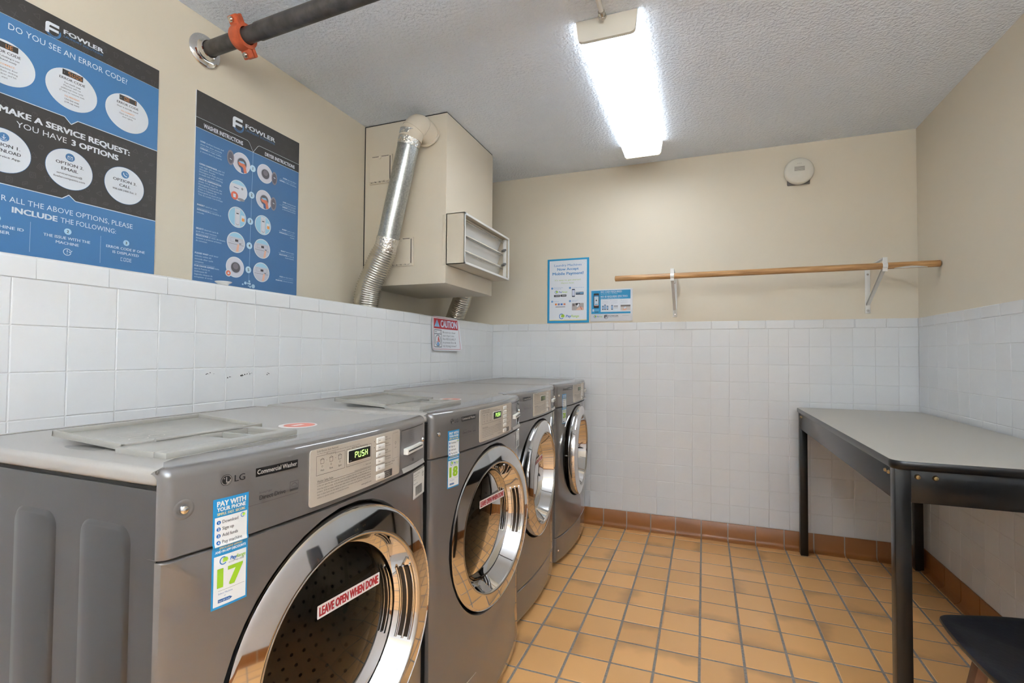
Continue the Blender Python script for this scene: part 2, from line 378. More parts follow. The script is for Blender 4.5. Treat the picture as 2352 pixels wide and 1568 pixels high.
for a, b in spans(YF, 0, -.05, .1541): put_tile(wall_right, 'cap_tile', 'c', (b-a-G, ZT-Z0-G), R_RIGHT, (XR-.001, (a+b)/2, (ZT+Z0)/2), M_tile_w, .006, .004)
# low wall behind the machines
cells = []
for j in range(11):
    z1, z0 = Z0-j*P, Z0-(j+1)*P
    for a, b in spans(YF, 0, -2.7572, P):
        if j < 4 and b > -3.2: put_tile(wall_low, 'tile', 'w', (b-a-G, P-G), jit(R_LEFT), (0, (a+b)/2, (z0+z1)/2), M_tile_w)
        else: cells.append(((a+b)/2, (z0+z1)/2, b-a-G, P-G))
stuff_tiles('tile_field', wall_low, lambda u, v, d=0: (d, u, v), cells, M_tile_w)
capb = MB()
def cap_mesh(L):
    k = round(L, 4)
    if ('lc', k) not in _tm:
        t = MB(); h = (ZT-Z0-G)/2; r = .009
        prof = [(-.13, h), (-r, h)]+[(-r+r*sin(pi/2*i/4), h-r+r*cos(pi/2*i/4)) for i in range(1, 5)]+[(0.001, -h), (-.006, -h)]
        n = len(prof); vs = [(x, -L/2, z) for x, z in prof]+[(x, L/2, z) for x, z in prof]
        t.add(vs, [(i, i+1, n+i+1, n+i) for i in range(n-1)]+[list(range(n)), list(range(n, 2*n))[::-1]], M_tile_w); _tm[('lc', k)] = t.mesh('cap_tile', 40)
    return _tm[('lc', k)]
for a, b in spans(YF, 0, -2.714, .1537):
    link(bpy.data.objects.new('cap_tile', cap_mesh(b-a-G)), wall_low, (0, (a+b)/2, (ZT+Z0)/2))
# scuffs on the low wall
for n, (u, v, wd) in enumerate([(483, 859, .030), (527, 865, .020), (557, 862, .024), (570, 858, .030), (615, 858, .012)]):
    b = MB(); c = on(0, .0006, u, v)
    for k in range(9 if n in (0, 2, 3) else 5):
        yy = c.y+random.uniform(-wd/2, wd/2); zz = c.z+random.gauss(0, .0022); r = random.uniform(.0006, .0022)
        b.add([(.0006, yy+r*cos(t)*random.uniform(.7, 1.7), zz+r*sin(t)*random.uniform(.5, 1.1)) for t in [2*pi*i/7 for i in range(7)]], [list(range(7))], M_gap)
    b.build('scuff_mark', wall_low, raw=True)
# floor: 6 in quarry tiles
FP = .1563; FX, FY = .8226, -.0936; FG = .0092
far = []
nt_ = 0
for xa, xb in spans(0, XR, FX, FP):
    for ya, yb in spans(YF, 0, FY, FP):
        s_ = (round(xb-xa-FG, 4), round(yb-ya-FG, 4))
        if min(s_) < .01: continue
        if yb > -2.6 and xb > .62:
            k = ('f', s_)
            if k not in _tm: _tm[k] = tile_mesh('tile', s_[0], s_[1], .006, M_quarry, .0018)
            o = link(bpy.data.objects.new('tile', _tm[k]), floor, ((xa+xb)/2, (ya+yb)/2, 0))
            if abs(s_[0]-s_[1]) < 1e-3: o.rotation_euler = (random.gauss(0, .002), random.gauss(0, .002), random.randrange(4)*pi/2)
            nt_ += 1
        else: far.append(((xa+xb)/2, (ya+yb)/2, s_[0], s_[1]))
stuff_tiles('tile_field', floor, lambda u, v, d=0: (u, v, d), far, M_quarry)
# cove base, back and right
bb = MB(); bb.box(0, XR, -.0060, .0022, 0, ZB-.002, M_grout_b); baseboard_back = struct(bb.build('baseboard_back', smooth=None))
bb = MB(); bb.box(XR-.0060, XR+.0022, YF, 0, 0, ZB-.002, M_grout_b); baseboard_right = struct(bb.build('baseboard_right', smooth=None))
def cove(L):
    k = round(L, 4)
    if ('b', k) not in _tm:
        t = MB(); pr = [(.0, ZB-.001), (.006, ZB-.001), (.0085, ZB-.004), (.0085, .030)]+[(.0085+.022*(1-cos(pi/2*i/4)), .030-.024*sin(pi/2*i/4)) for i in range(1, 5)]+[(.034, .0035), (.034, -.002), (0, -.002)]
        n = len(pr); t.add([(-L/2, -d, z) for d, z in pr]+[(L/2, -d, z) for d, z in pr], [(i, (i+1) % n, n+(i+1) % n, n+i) for i in range(n)]+[list(range(n)), list(range(n, 2*n))[::-1]], M_base)
        _tm[('b', k)] = t.mesh('base_tile', 40)
    return _tm[('b', k)]
for a, b in spans(0, XR-.03, .8308-.1543*5, .1543):
    if b-a > .02: link(bpy.data.objects.new('base_tile', cove(b-a-.006)), baseboard_back, ((a+b)/2, 0, 0))
for a, b in spans(YF, -.03, -.1329, .1686):
    if b-a > .02:
        o = link(bpy.data.objects.new('base_tile', cove(b-a-.006)), baseboard_right, (XR, (a+b)/2, 0)); o.rotation_euler = (0, 0, -pi/2)

# ================================================================== CEILING LIGHT AND ADDED FILL LIGHTS
def ceiling_light(y0, y1, label, x0=1.008, x1=1.238):
    cx = (x0+x1)/2
    t = thing('ceiling_light', (cx, (y0+y1)/2, ZC), label, 'ceiling light', 'wraparound ceiling lights')
    L = (y1-y0)/2; hw = (x1-x0)/2
    b = MB(); b.box(-hw*.86, hw*.86, -L+.004, L-.004, -.022, 0, M_white, .003); b.build('housing', t)
    def prof(s=1.0, zt=-.018):                       # cross-section of the wraparound lens
        pts = [(-hw*s, zt)]+[(-hw*.93*s+.02-.02*cos(a), -.068-.016*sin(a)) for a in [0, .5, 1.0, pi/2]]
        return pts+[(-x, z) for x, z in pts[::-1]]
    pr = prof(); n = len(pr); b = MB()
    b.add([(x, -L+.012, z) for x, z in pr]+[(x, L-.012, z) for x, z in pr], [(i, i+1, n+i+1, n+i) for i in range(3, n-4)], M_lens)
    b.add([(x, -L+.012, z) for x, z in pr]+[(x, L-.012, z) for x, z in pr], [(i, i+1, n+i+1, n+i) for i in (0, 1, 2, n-4, n-3, n-2)], M_lens2)
    b.add([(x, -L+.012, z) for x, z in pr], [list(range(n))], M_lens); b.add([(x, L-.012, z) for x, z in pr], [list(range(n))], M_lens)
    tag(b.build('diffuser', t, smooth=50), 'glowing white wraparound diffuser')
    for s in (-1, 1):
        pe = prof(1.012, -.001); b = MB()
        b.prism(pe, lambda a, z, k: (a, s*(L-.014+.016*k), z-.002), M_offw); b.build('end_cap', t)
    return t
ceiling_light(-1.545, -.322, 'lit white wraparound ceiling light between the pipe and the back wall')
def added_fill_light(xc, yc, label):  # unseen fixture added behind the camera to even out the room's brightness
    t = thing('added_fill_light', (xc, yc, ZC), label, 'fill light', 'added fill lights behind the camera')
    L, hw, zt, zb = .61, .11, -.66, -.715
    b = MB(); b.box(-hw, -hw+.006, -L, L, zb, zt, M_white); b.box(hw-.006, hw, -L, L, zb, zt, M_white); b.box(-hw, hw, -L-.006, -L, zb, zt, M_white); b.box(-hw, hw, L, L+.006, zb, zt, M_white); b.build('housing', t)
    b = MB(); b.box(-hw+.006, hw-.006, -L, L, zt-.010, zt-.004, M_up); b.build('upper_diffuser', t)
    b = MB(); b.box(-hw+.006, hw-.006, -L, L, zb+.004, zb+.010, M_low); b.build('lower_diffuser', t)
    for y in (-.45, .45):
        b = MB(); b.tube([(0, y, zt-.006), (0, y, 0)], .006, M_white, 12); b.tube([(0, y, -.02), (0, y, 0)], .04, M_white, 20); b.build('stem', t)
added_fill_light(1.55, -4.35, 'added white fill light hanging nearer the low wall behind the camera')
added_fill_light(2.25, -4.35, 'added white fill light hanging nearer the right wall behind the camera')
t = thing('conduit', (1.114, -2.34, ZC-.012), 'thin white painted conduit running along the ceiling to the light', 'conduit')
b = MB(); b.tube([(0, -.775, 0), (0, -.3, 0), (0, .3, 0), (0, .74, 0), (0, .762, -.006), (0, .775, -.012)], .0095, M_white, 16); b.build('tube', t)
b = MB(); b.tube([(0, .745, -.004), (0, .775, -.011)], .0125, M_steel, 16); b.tube([(0, .762, -.008), (0, .772, -.0105)], .016, M_steel, 8); b.build('connector', t)

# ================================================================== SPRINKLER PIPE
py, pz = -2.066, 2.306
t = thing('sprinkler_pipe', (XL, py, pz), 'black iron pipe with an orange bolted coupling passing through the wall', 'pipe')
def pp(x): return (x, -.035*(x/.7), 0)
b = MB(); b.tube([pp(-.03), pp(.30)], .028, M_pipe, 28); b.tube([pp(.30), pp(.9), pp(1.6), pp(2.4), pp(2.92)], .031, M_pipe, 28); b.build('pipe', t)
b = MB(); b.lathe([(.031, .035), (.034, .034), (.036, .02), (.040, .014), (.058, .010), (.062, .006), (.062, .0)], (0, 0, 0), (1, -.05, 0), M_chrome, 48)
tag(b.build('wall_flange', t), 'chrome escutcheon ring on the wall')
cx = .215
b = MB(); b.lathe([(.031, -.024), (.043, -.022), (.046, -.012), (.046, .012), (.043, .022), (.031, .024)], (cx, -.011, 0), (1, -.05, 0), M_coup, 40)
for s in (-1, 1):
    d = Vector((0, -s*.55, s*.83)).normalized(); e = Vector((0, d.z, -d.y)); c = Vector((cx, -.011, 0))+d*.054
    for q in (-1, 1): b.obox(c+e*q*.0095, (Vector((1, -.05, 0)).normalized(), d, e), (.021, .017, .0075), M_coup, .004)
o = b.build('coupling', t); tag(o, 'orange painted coupling clamp')
for s in (-1, 1):
    d = Vector((0, -s*.55, s*.83)).normalized(); e = Vector((0, d.z, -d.y)); c = Vector((cx, -.011, 0))+d*.057; b = MB()
    b.tube([c-e*.032, c+e*.032], .0058, M_steel, 12); b.tube([c-e*.027, c-e*.018], .0105, M_steel, 6); b.tube([c+e*.018, c+e*.026], .0105, M_steel, 6); b.build('bolt', o)

# ================================================================== VENT BOX AND DUCTS
BX0, BX1, BY0, BY1, BZ0 = XL+.004, .197, -1.09, -.475, 1.520
t = thing('vent_box', ((BX0+BX1)/2, (BY0+BY1)/2, BZ0), 'cream sheet metal vent box hanging from the ceiling above the low wall', 'vent box')
ox, oy, oz = -(BX0+BX1)/2, -(BY0+BY1)/2, -BZ0
b = MB(); b.box(BX0+ox, BX1+ox, BY0+oy, BY1+oy, 0, ZC-.006-BZ0, M_box, .003); b.build('body', t)
b = MB(); b.box(BX0+ox-.003, BX1+ox-.004, BY0+oy+.004, BY1+oy-.004, ZC-.006-BZ0, ZC-BZ0-.0005, M_gap); b.box(BX0+ox-.0035, BX0+ox+.001, BY0+oy-.001, BY1+oy, .06, ZC-BZ0-.004, M_gap); b.build('joint_gap', t)
b = MB(); b.box(-.02+.03, .045+.03, BY0+oy-.004, BY0+oy, ZC-BZ0-.032, ZC-BZ0-.001, M_white, .0015); b.build('hanger_tab', t)
for (xa, xb, za, zb) in ((-.288, -.140, 2.094, 2.252), (-.140, .002, 1.622, 1.778)):
    b = MB(); y = BY0+oy
    b.box(xa+ox, xb+ox, y-.012, y, za+oz, zb+oz, M_box, .0025); d_ = b.build('access_door', t)
    b = MB(); b.box(xa+ox+.006, xb+ox-.012, y-.0165, y-.011, za+oz+.012, zb+oz-.010, M_box, .0015); b.build('leaf', d_)
    b = MB(); b.box(xb+ox-.0115, xb+ox-.0085, y-.0135, y-.011, za+oz+.014, zb+oz-.010, M_gap); b.box(xa+ox+.02, xb+ox-.02, y-.0135, y-.011, zb+oz-.0095, zb+oz-.0065, M_gap)
    for k in range(5):
        q = xa+ox+.012+k*(xb-xa-.024)/5; b.box(q, q+.016, y-.0140, y-.011, za+oz+.006, za+oz+.0085, M_gap)
    b.build('door_seam', d_)
    b = MB()
    for k in range(4):
        q = xa+ox+.02+k*(xb-xa-.03)/4; b.tube([(q, y-.0155, za+oz+.0095), (q+.02, y-.0155, za+oz+.0095)], .0035, M_box, 10)
    b.build('hinge', d_)
    b = MB(); b.lathe([(.0, .006), (.008, .006), (.010, .003), (.010, 0)], ((xa+xb)/2+ox, y-.013, zb+oz-.014), (0, -1, 0), M_box, 20); b.build('latch', d_)
# louvred outlet on the side of the box
LX0, LX1, LY0, LY1, LZ0, LZ1 = .190, .305, -1.088, -.452, 1.618, 1.888
b = MB(); th = .004
b.box(LX0+ox, LX1+ox, LY0+oy, LY0+oy+th, LZ0+oz, LZ1+oz, M_box); b.box(LX0+ox, LX1+ox, LY1+oy-th, LY1+oy, LZ0+oz, LZ1+oz, M_box)
b.box(LX0+ox, LX1+ox, LY0+oy, LY1+oy, LZ1+oz-th, LZ1+oz, M_box); b.box(LX0+ox, LX1+ox, LY0+oy, LY1+oy, LZ0+oz, LZ0+oz+th, M_box)
b.box(LX0+ox, LX0+ox+.012, LY0+oy-.0, LY1+oy, LZ0+oz, LZ1+oz, M_offw)
fw = .012
for (a0, a1, c0, c1) in ((LY0, LY1, LZ0, LZ0+fw), (LY0, LY1, LZ1-fw, LZ1), (LY0, LY0+fw, LZ0, LZ1), (LY1-fw, LY1, LZ0, LZ1)):
    b.box(LX1+ox-.004, LX1+ox+.002, a0+oy, a1+oy, c0+oz, c1+oz, M_white, .001)
b.box(LX0+ox-.014, LX0+ox+.002, LY0+oy-.003, LY0+oy+.002, LZ0+oz-.004, LZ1+oz-.004, M_box, .001)
lv = tag(b.build('louver_housing', t), 'shallow louvred outlet on the side of the box')
for k in range(3):
    zc = LZ0+oz+.048+k*.085; b = MB()
    b.beam((LX0+ox+.052, LY0+oy+.008, zc), (LX0+ox+.052, LY1+oy-.02, zc), .0012, .046, M_white, upv=(.42, 0, 1)); b.beam((LX0+ox+.078, LY0+oy+.008, zc+.036), (LX0+ox+.078, LY1+oy-.02, zc+.036), .003, .0035, M_offw); b.build('slat', lv)
    b = MB(); b.tube([(LX0+ox+.082, LY0+oy+.006, zc+.024), (LX0+ox+.082, LY1+oy-.02, zc+.024)], .0035, M_steel, 8); b.build('slat_rod', lv)
for zc in (LZ0+oz+.095, LZ0+oz+.185):
    b = MB(); b.obox((LX1+ox-.018, LY1+oy-.045, zc), (Vector((1, 0, 0)), Vector((0, .9, .4)).normalized(), Vector((0, -.4, .9)).normalized()), (.010, .020, .006), mat('grey clip', (92, 92, 90), .5), .002); b.build('clip', lv)
b = MB(); b.box(LX1+ox-.03, LX1+ox-.012, LY1+oy-.03, LY1+oy-.016, LZ0+oz+.012, LZ1+oz-.012, M_white, .001); b.build('slat_bar', lv)
b = MB(); b.box(.02+ox+.10, .05+ox+.10, BY1+oy, BY1+oy+.035, .48, .60, M_box, .006); b.build('side_cover', t)

def duct(name, label, elbow, rigid, flex, y_in, mir):
    base = Vector(flex[-1]); tt = thing(name, base, label, 'duct', 'dryer exhaust ducts')
    L = lambda p: Vector(p)-base
    e = spline([L(p) for p in elbow], 6); b = MB(); b.tube(e, .060, M_box, 32)
    for k in (len(e)//3, 2*len(e)//3): 
        d = (e[k+1]-e[k]).normalized(); b.tube([e[k]-d*.004, e[k]+d*.004], .0625, M_box, 32)
    d = (e[1]-e[0]).normalized(); b.tube([e[0], e[0]+d*.008], .068, M_box, 32); b.build('elbow', tt)
    a, c = L(rigid[0]), L(rigid[1]); b = MB(); b.tube([a, c], .0555, M_galv, 36); b.build('rigid_pipe', tt)
    d = (c-a).normalized()
    for (p, q, nm) in ((a-d*.035, a+d*.045, 0), (c-d*.055, c+d*.022, 1)):
        b = MB(); n = 9; b.tube([p+(q-p)*k/n for k in range(n+1)], [.0585+random.uniform(-.0014, .0014) for k in range(n+1)], M_foil, 36); ft = b.build('foil_tape', tt)
        if nm == 0 and mir: 
            b = MB(); ax = (-d); cc = p+(q-p)*.72; b.lathe([(.0605, -.006), (.0605, .006)], cc, ax, pmat((170, 52, 58)), 12, a0=pi*.08, a1=pi*.50); b.build('tape_mark', ft)
    path = spline([L(p) for p in flex], 14); ln = [0]
    for k in range(1, len(path)): ln.append(ln[-1]+(path[k]-path[k-1]).length)
    n = int(ln[-1]/.0032); pts = []; rad = []; j = 0
    for k in range(n+1):
        s_ = ln[-1]*k/n
        while j < len(ln)-2 and ln[j+1] < s_: j += 1
        f_ = (s_-ln[j])/max(1e-6, ln[j+1]-ln[j]); pts.append(path[j].lerp(path[j+1], f_)); g = min(1, s_/.05); rad.append(.057+.006*g+(.0022 if k % 4 < 2 else -.0016))
    b = MB(); b.tube(pts, rad, M_flex, 32); b.build('flexible_hose', tt, smooth=60)
duct('exhaust_duct', 'silver exhaust duct with taped joints leaning in front of the vent box', [(.085, -1.0905, 2.318), (.084, -1.135, 2.330), (.072, -1.178, 2.335), (.052, -1.195, 2.300), (.040, -1.2, 2.262)], [(.040, -1.2, 2.270), (-.100, -1.2, 1.700)],
     [(-.098, -1.2, 1.705), (-.150, -1.2, 1.610), (-.205, -1.2, 1.500), (-.226, -1.2, 1.400), (-.232, -1.2, 1.250), (-.232, -1.2, 1.000), (-.232, -1.2, .012)], -1.09, True)
duct('exhaust_duct', 'silver exhaust duct mostly hidden behind the vent box', [(.085, -.4745, 2.318), (.084, -.432, 2.330), (.072, -.388, 2.335), (.052, -.370, 2.300), (.040, -.365, 2.262)], [(.040, -.365, 2.270), (-.050, -.31, 1.800)],
     [(-.049, -.31, 1.805), (-.080, -.295, 1.64), (-.110, -.285, 1.535), (-.170, -.255, 1.430), (-.215, -.24, 1.330), (-.232, -.24, 1.18), (-.232, -.24, 1.0), (-.232, -.24, .012)], -.475, False)

# ================================================================== POSTERS ON THE LEFT WALL
WHT, CHAR, BLU, ICON, DTX, ORG = (226, 230, 236), (66, 63, 61), (76, 126, 176), (86, 82, 80), (60, 60, 64), (226, 150, 84)
def logo(p, ax, bx, s, fg, blu, ly=3):
    """F emblem with swoosh and the two-line name; ax, bx = left foot of the emblem, s = emblem height"""
    p.ring(ax+s*.50, bx+s*.40, s*.50, s*.085, blu, ly, -pi*.95, pi*.12); p.ring(ax+s*.52, bx+s*.42, s*.40, s*.05, blu, ly, -pi*.9, pi*.05)
    F = [(0, .15), (.2, .15), (.26, .42), (.72, .42), (.76, .60), (.30, .60), (.33, .70), (.40, .76), (.80, .76), (.84, 1.0), (.28, 1.0), (.10, .92), (.04, .75)]
    F = [(0, .16), (.24, .16), (.24, .40), (.84, .40), (.84, .60), (.24, .60), (.24, .70), (.30, .78), (.86, .78), (.86, 1.0), (.18, 1.0), (.05, .93), (0, .80)]
    for q in ([F[i] for i in (0, 1, 2, 5, 6, 7, 10, 11, 12)], [F[i] for i in (2, 3, 4, 5)], [F[i] for i in (7, 8, 9, 10)]): p.face([(ax+x*s, bx+y*s) for x, y in q], fg, ly+1)
def icons(p, a0, a1, b0, b1, col, ly, step=.034, skip=None):
    """the faint laundry doodles printed on the dark bands"""
    k = 0; b = b0+step*.4
    while b < b1-step*.2:
        a = a0+step*(.4+.5*((k % 2)))
        while a < a1-step*.2:
            if not (skip and skip(a, b)):
                r = step*.24; q = random.random(); rot = random.uniform(-.6, .6)
                def R(x, y): return (a+r*(x*cos(rot)-y*sin(rot)), b+r*(x*sin(rot)+y*cos(rot)))
                if q < .2: p.line([R(-1, -.8), R(1, -.8), R(0, .9), R(-1, -.8)], .0012, col, ly)
                elif q < .4: p.line([R(-.8, -.9), R(.8, -.9), R(.8, .9), R(-.8, .9), R(-.8, -.9)], .0012, col, ly); p.ring(a, b, r*.5, .0011, col, ly, n=10)
                elif q < .55: p.line([R(-.5, -.9), R(-.5, .3), R(-1, .5), R(-.6, .9), R(.6, .9), R(1, .5), R(.5, .3), R(.5, -.9), R(-.5, -.9)], .0012, col, ly)
                elif q < .7: p.ring(a, b, r*.8, .0012, col, ly, n=12); p.line([R(0, 0), R(.3, .5)], .0012, col, ly)
                elif q < .85: p.line([R(-.9, -.9), R(.9, .9)], .0012, col, ly); p.line([R(.7, -.9), R(-.7, .9)], .0012, col, ly)
                else: p.line([R(-1, -.4), R(.6, -.4), R(1, .4), R(-.4, .5), R(-1, -.4)], .0012, col, ly); p.line([R(-.4, -.1), R(.5, 0)], .0012, col, ly)
            a += step
        b += step*.86; k += 1
def poster(name, yc, zt, w_, h_, label):
    o = tag(link(bpy.data.objects.new(name, None), None, (XL, yc, zt-h_)), label, 'poster')
    b = MB(); b.box(0, .0045, -w_/2, w_/2, 0, h_, M_paper, .0006); b.build('board', o)
    return o, Print(lambda a, z, ly: (.0046+ly*.00018, a, z-zt+h_))
# --- error-code / service poster
o, p = poster('service_poster', -2.489, 2.138, .510, .762, 'blue and charcoal poster about error codes and service requests'); HW = .2545; ZB1 = 1.378
p.rect(-HW, 2.070, HW, 2.1375, CHAR, 0); icons(p, -HW, HW, 2.070, 2.137, ICON, 1)
p.rect(-HW, 1.8505, HW, 2.070, BLU, 0); p.rect(-HW, ZB1, HW, 1.603, BLU, 0); p.rect(-HW, 1.603, HW, 1.8505, CHAR, 0)
icons(p, -HW, HW, 1.606, 1.848, ICON, 1, skip=lambda a, b: any(math.hypot(a-c, b-1.696) < .066 for c in (-.1535, 0, .1535)) or (b > 1.755 and b < 1.822 and abs(a) < .17))
k = -HW
while k < HW: p.rect(k, 2.0693, k+.0012, 2.0707, WHT, 2); k += .0024
p.face([(-.017, 1.851), (0, 1.8335), (.017, 1.851)], BLU, 1); p.face([(-.017, 1.6025), (0, 1.6175), (.017, 1.6025)], BLU, 1)
p.line([(-HW, 1.8505), (-.017, 1.8505), (0, 1.8335), (.017, 1.8505), (HW, 1.8505)], .0022, WHT, 2); p.line([(-HW, 1.603), (-.017, 1.603), (0, 1.6175), (.017, 1.603), (HW, 1.603)], .0022, WHT, 2)
logo(p, -.0705, 2.074, .0385, WHT, BLU); p.text('FOWLER', -.0255, 2.0985, .0125, WHT, .105, 'L', 4, .03); p.text('LAUNDRY SOLUTIONS', -.0255, 2.0885, .0062, BLU, .104, 'L', 4, .012)
p.text('DO YOU SEE AN ERROR CODE?', 0, 2.0345, .0170, WHT, .304)
for c, dg, l1, lines in ((-.156, 'UE', 'ERROR CODE', [('Load of clothing is not', 1), ('distributed evenly', 1), ('', 0), ('TO CORRECT:', 2), ('Open machine door', 0), ('redistribute clothing', 0), ('close door and hit', 0), ('start', 0)]),
                         (0, 'SUDS', 'ERROR CODE', [('Too much soap', 1), ('Machine will run', 0), ('additional rinse cycle', 0), ('(7 min) to remove suds', 0), ('', 0), ('TO PREVENT', 2), ('Use less soap', 1), ('(1/4 cup max)', 1)]),
                         (.156, 'DE 1', 'ERROR CODE', [('Door is not fully closed', 1), ('', 0), ('TO CORRECT', 2), ('Open and re-close', 0), ('door tightly', 0)])):
    p.disc(c, 1.938, .0665, WHT, 2, .0612, 48); p.rect(c-.026, 1.976, c+.027, 1.9925, (66, 62, 60), 3)
    p.seg(dg, c-.011 if len(dg) == 4 else c, 1.9785, .0115, .035 if len(dg) == 4 else .016, ORG, 4); p.text('2' if c >= 0 else '', c-.0215, 1.981, .004, WHT) if c >= 0 else None
    p.text(l1, c, 1.9625, .0072, DTX, .0655, bold=.016); zz = 1.9515
    for s_, kd in lines:
        if s_: p.text(s_, c, zz, .0046, ORG if kd == 2 else DTX, None, bold=.012 if kd else 0)
        zz -= .0088 if s_ else .0045
p.text('MAKE A SERVICE REQUEST:', 0, 1.8005, .0165, WHT, .330, bold=.035)
p.text('YOU HAVE', -.069, 1.7715, .0160, WHT, .118); p.text('3 OPTIONS', .067, 1.7715, .0165, WHT, .128, bold=.035)
for c, t1, t2, sm in ((-.1535, 'OPTION 1.', 'DOWNLOAD', ['the Service App']), (0, 'OPTION 2.', 'EMAIL', ['servicerequests@', 'fowlercompanies.com']), (.1535, 'OPTION 3.', 'CALL', ['908.688.3400 Ext. 2'])):
    p.disc(c, 1.695, .0608, BLU, 2, .0608, 48); p.disc(c, 1.695, .0598, WHT, 3, .0598, 48); p.disc(c, 1.732, .0118, BLU, 4)
    if c < 0: p.line([(c, 1.739), (c, 1.728)], .0016, WHT, 5); p.line([(c-.004, 1.732), (c, 1.727), (c+.004, 1.732)], .0014, WHT, 5); p.line([(c-.006, 1.727), (c-.006, 1.724), (c+.006, 1.724), (c+.006, 1.727)], .0012, WHT, 5)
    elif c == 0: p.frame(c-.006, 1.726, c+.006, 1.735, .0012, WHT, 5); p.line([(c-.006, 1.735), (c, 1.7295), (c+.006, 1.735)], .0012, WHT, 5)
    else: p.line([(c-.005, 1.737), (c-.004, 1.731), (c+.001, 1.727), (c+.006, 1.7265)], .0026, WHT, 5); p.ring(c+.001, 1.732, .006, .0012, WHT, 5, .1, 1.3)
    p.text(t1, c, 1.7055, .0088, DTX, .071, ly=5, bold=.016); p.text(t2, c, 1.6895, .0088, DTX, {'EMAIL': .042, 'CALL': .033}.get(t2, .075), ly=5, bold=.016)
    for i, s_ in enumerate(sm): p.text(s_, c, 1.6755-i*.0115, .0055, DTX, {0: .065, 1: .080}[i] if c == 0 else .072, ly=5, bold=.012)
p.text('FOR ALL THE ABOVE OPTIONS, PLEASE', 0, 1.5575, .0152, WHT, .362); p.text('INCLUDE', -.079, 1.5300, .0152, WHT, .103, bold=.035); p.text('THE FOLLOWING:', .056, 1.5300, .0148, WHT, .150)
for c, n_, ln_ in ((-.163, '1', ['THE MACHINE ID', 'NUMBER']), (0, '2', ['THE ISSUE WITH THE', 'MACHINE']), (.163, '3', ['ERROR CODE IF ONE', 'IS DISPLAYED'])):
    p.disc(c, 1.5065, .0094, (190, 222, 240), 2); p.text(n_, c, 1.5025, .008, DTX, bold=.02)
    for i, s_ in enumerate(ln_): p.text(s_, c, 1.4815-i*.0152, .0082, WHT, {0: .118, 1: .058 if c <= 0 else .080}[i], bold=.015)
p.ring(0, 1.4445, .0105, .0018, WHT, 3, .5, 2*pi-.2); p.line([(0, 1.451), (0, 1.4435)], .0022, WHT, 3); p.disc(0, 1.4395, .0013, WHT, 3, n=8); p.line([(.004, 1.447), (.007, 1.4435), (.0125, 1.450)], .0018, WHT, 3)
p.seg('CODE', .147, 1.4445, .0115, .034, WHT, 3)
for c in (-.0895, .0878):
    k = 1.428
    while k < 1.513: p.rect(c-.0006, k, c+.0006, k+.0011, WHT, 2); k += .0024
p.build('artwork', o)
# --- washer / dryer instruction poster
o, p = poster('instruction_poster', -1.839, 2.142, .513, .762, 'blue laundry instruction poster with washer and dryer steps in round pictures'); HW = .256; ZB2 = 1.382
BL2 = (74, 118, 166); p.rect(-HW, ZB2, HW, 1.9995, BL2, 0); p.rect(-HW, 1.9995, HW, 2.1415, CHAR, 0)
icons(p, -HW, HW, 2.042, 2.14, (76, 73, 71), 1, .04, skip=lambda a, b: -.11 < a < .13 and b < 2.12)
p.rect(-HW, 2.0005, -.02, 2.038, (54, 51, 50), 2); p.face([(-.02, 2.0005), (0, 2.0005), (-.02, 2.036)], (54, 51, 50), 2); p.rect(.03, 2.0005, HW, 2.038, (54, 51, 50), 2); p.face([(0, 2.0005), (.03, 2.0005), (.03, 2.036)], (54, 51, 50), 2)
p.line([(-HW, 2.0385), (-.029, 2.0385), (-.021, 2.034), (0, 2.0000), (.023, 2.0335), (.031, 2.0385), (HW, 2.0385)], .0013, WHT, 3); p.line([(-HW, 1.9995), (HW, 1.9995)], .0013, WHT, 3); p.line([(0, 2.0), (-.008, 1.448)], .0013, (176, 206, 232), 2)
logo(p, -.101, 2.059, .0535, WHT, BL2); p.text('FOWLER', -.040, 2.0865, .0172, WHT, .153, 'L', 4, .02); p.text('LAUNDRY SOLUTIONS', -.040, 2.0745, .0085, BL2, .152, 'L', 4, .008)
p.text('WASHER INSTRUCTIONS', -.138, 2.0085, .0160, WHT, .174, bold=.02); p.text('DRYER INSTRUCTIONS', .145, 2.0085, .0150, WHT, .168, bold=.02)
ZN = [1.929, 1.814, 1.701, 1.597, 1.4945]; SH = [0, -.003, -.007, -.009, -.0115]
def machine_pic(a, b, r, side, cloth):
    GR, LG_, DK = (196, 194, 206), (220, 218, 226), (96, 92, 98)
    p.disc(a, b, r, WHT, 3, n=36); p.disc(a, b, r*.93, LG_, 4, n=36); p.disc(a+r*.05, b-r*.02, r*.58, GR, 5); p.disc(a+r*.05, b-r*.02, r*.50, DK, 6)
    if cloth: p.face([(a-r*.38, b+r*.0), (a+r*.1, b+r*.18), (a+r*.45, b-r*.12), (a+r*.62, b-r*.8), (a+r*.3, b-r*.9), (a+r*.1, b-r*.35), (a-r*.3, b-r*.25)], (222, 128, 96), 7); p.face([(a-r*.35, b+r*.12), (a+r*.2, b+r*.22), (a+r*.4, b+r*.02), (a-r*.1, b-.02*r)], (150, 196, 224), 8); p.face([(a-r*.12, b-r*.38), (a+r*.18, b-r*.4), (a+r*.3, b-r*.95), (a-r*.02, b-r*.9)], (64, 98, 150), 8)
    else: p.disc(a+r*.05, b+r*.1, r*.3, (128, 122, 130), 7)
    if side: p.disc(a+side*r*1.22, b-r*.1*side, r*.38, (140, 134, 142), 9, r*.72); p.disc(a+side*r*1.22, b-r*.1*side, r*.27, (104, 100, 110), 10, r*.55); p.line([(a+side*r*1.22-.004, b), (a+side*r*1.22+.005, b-.003)], .003, WHT, 11)
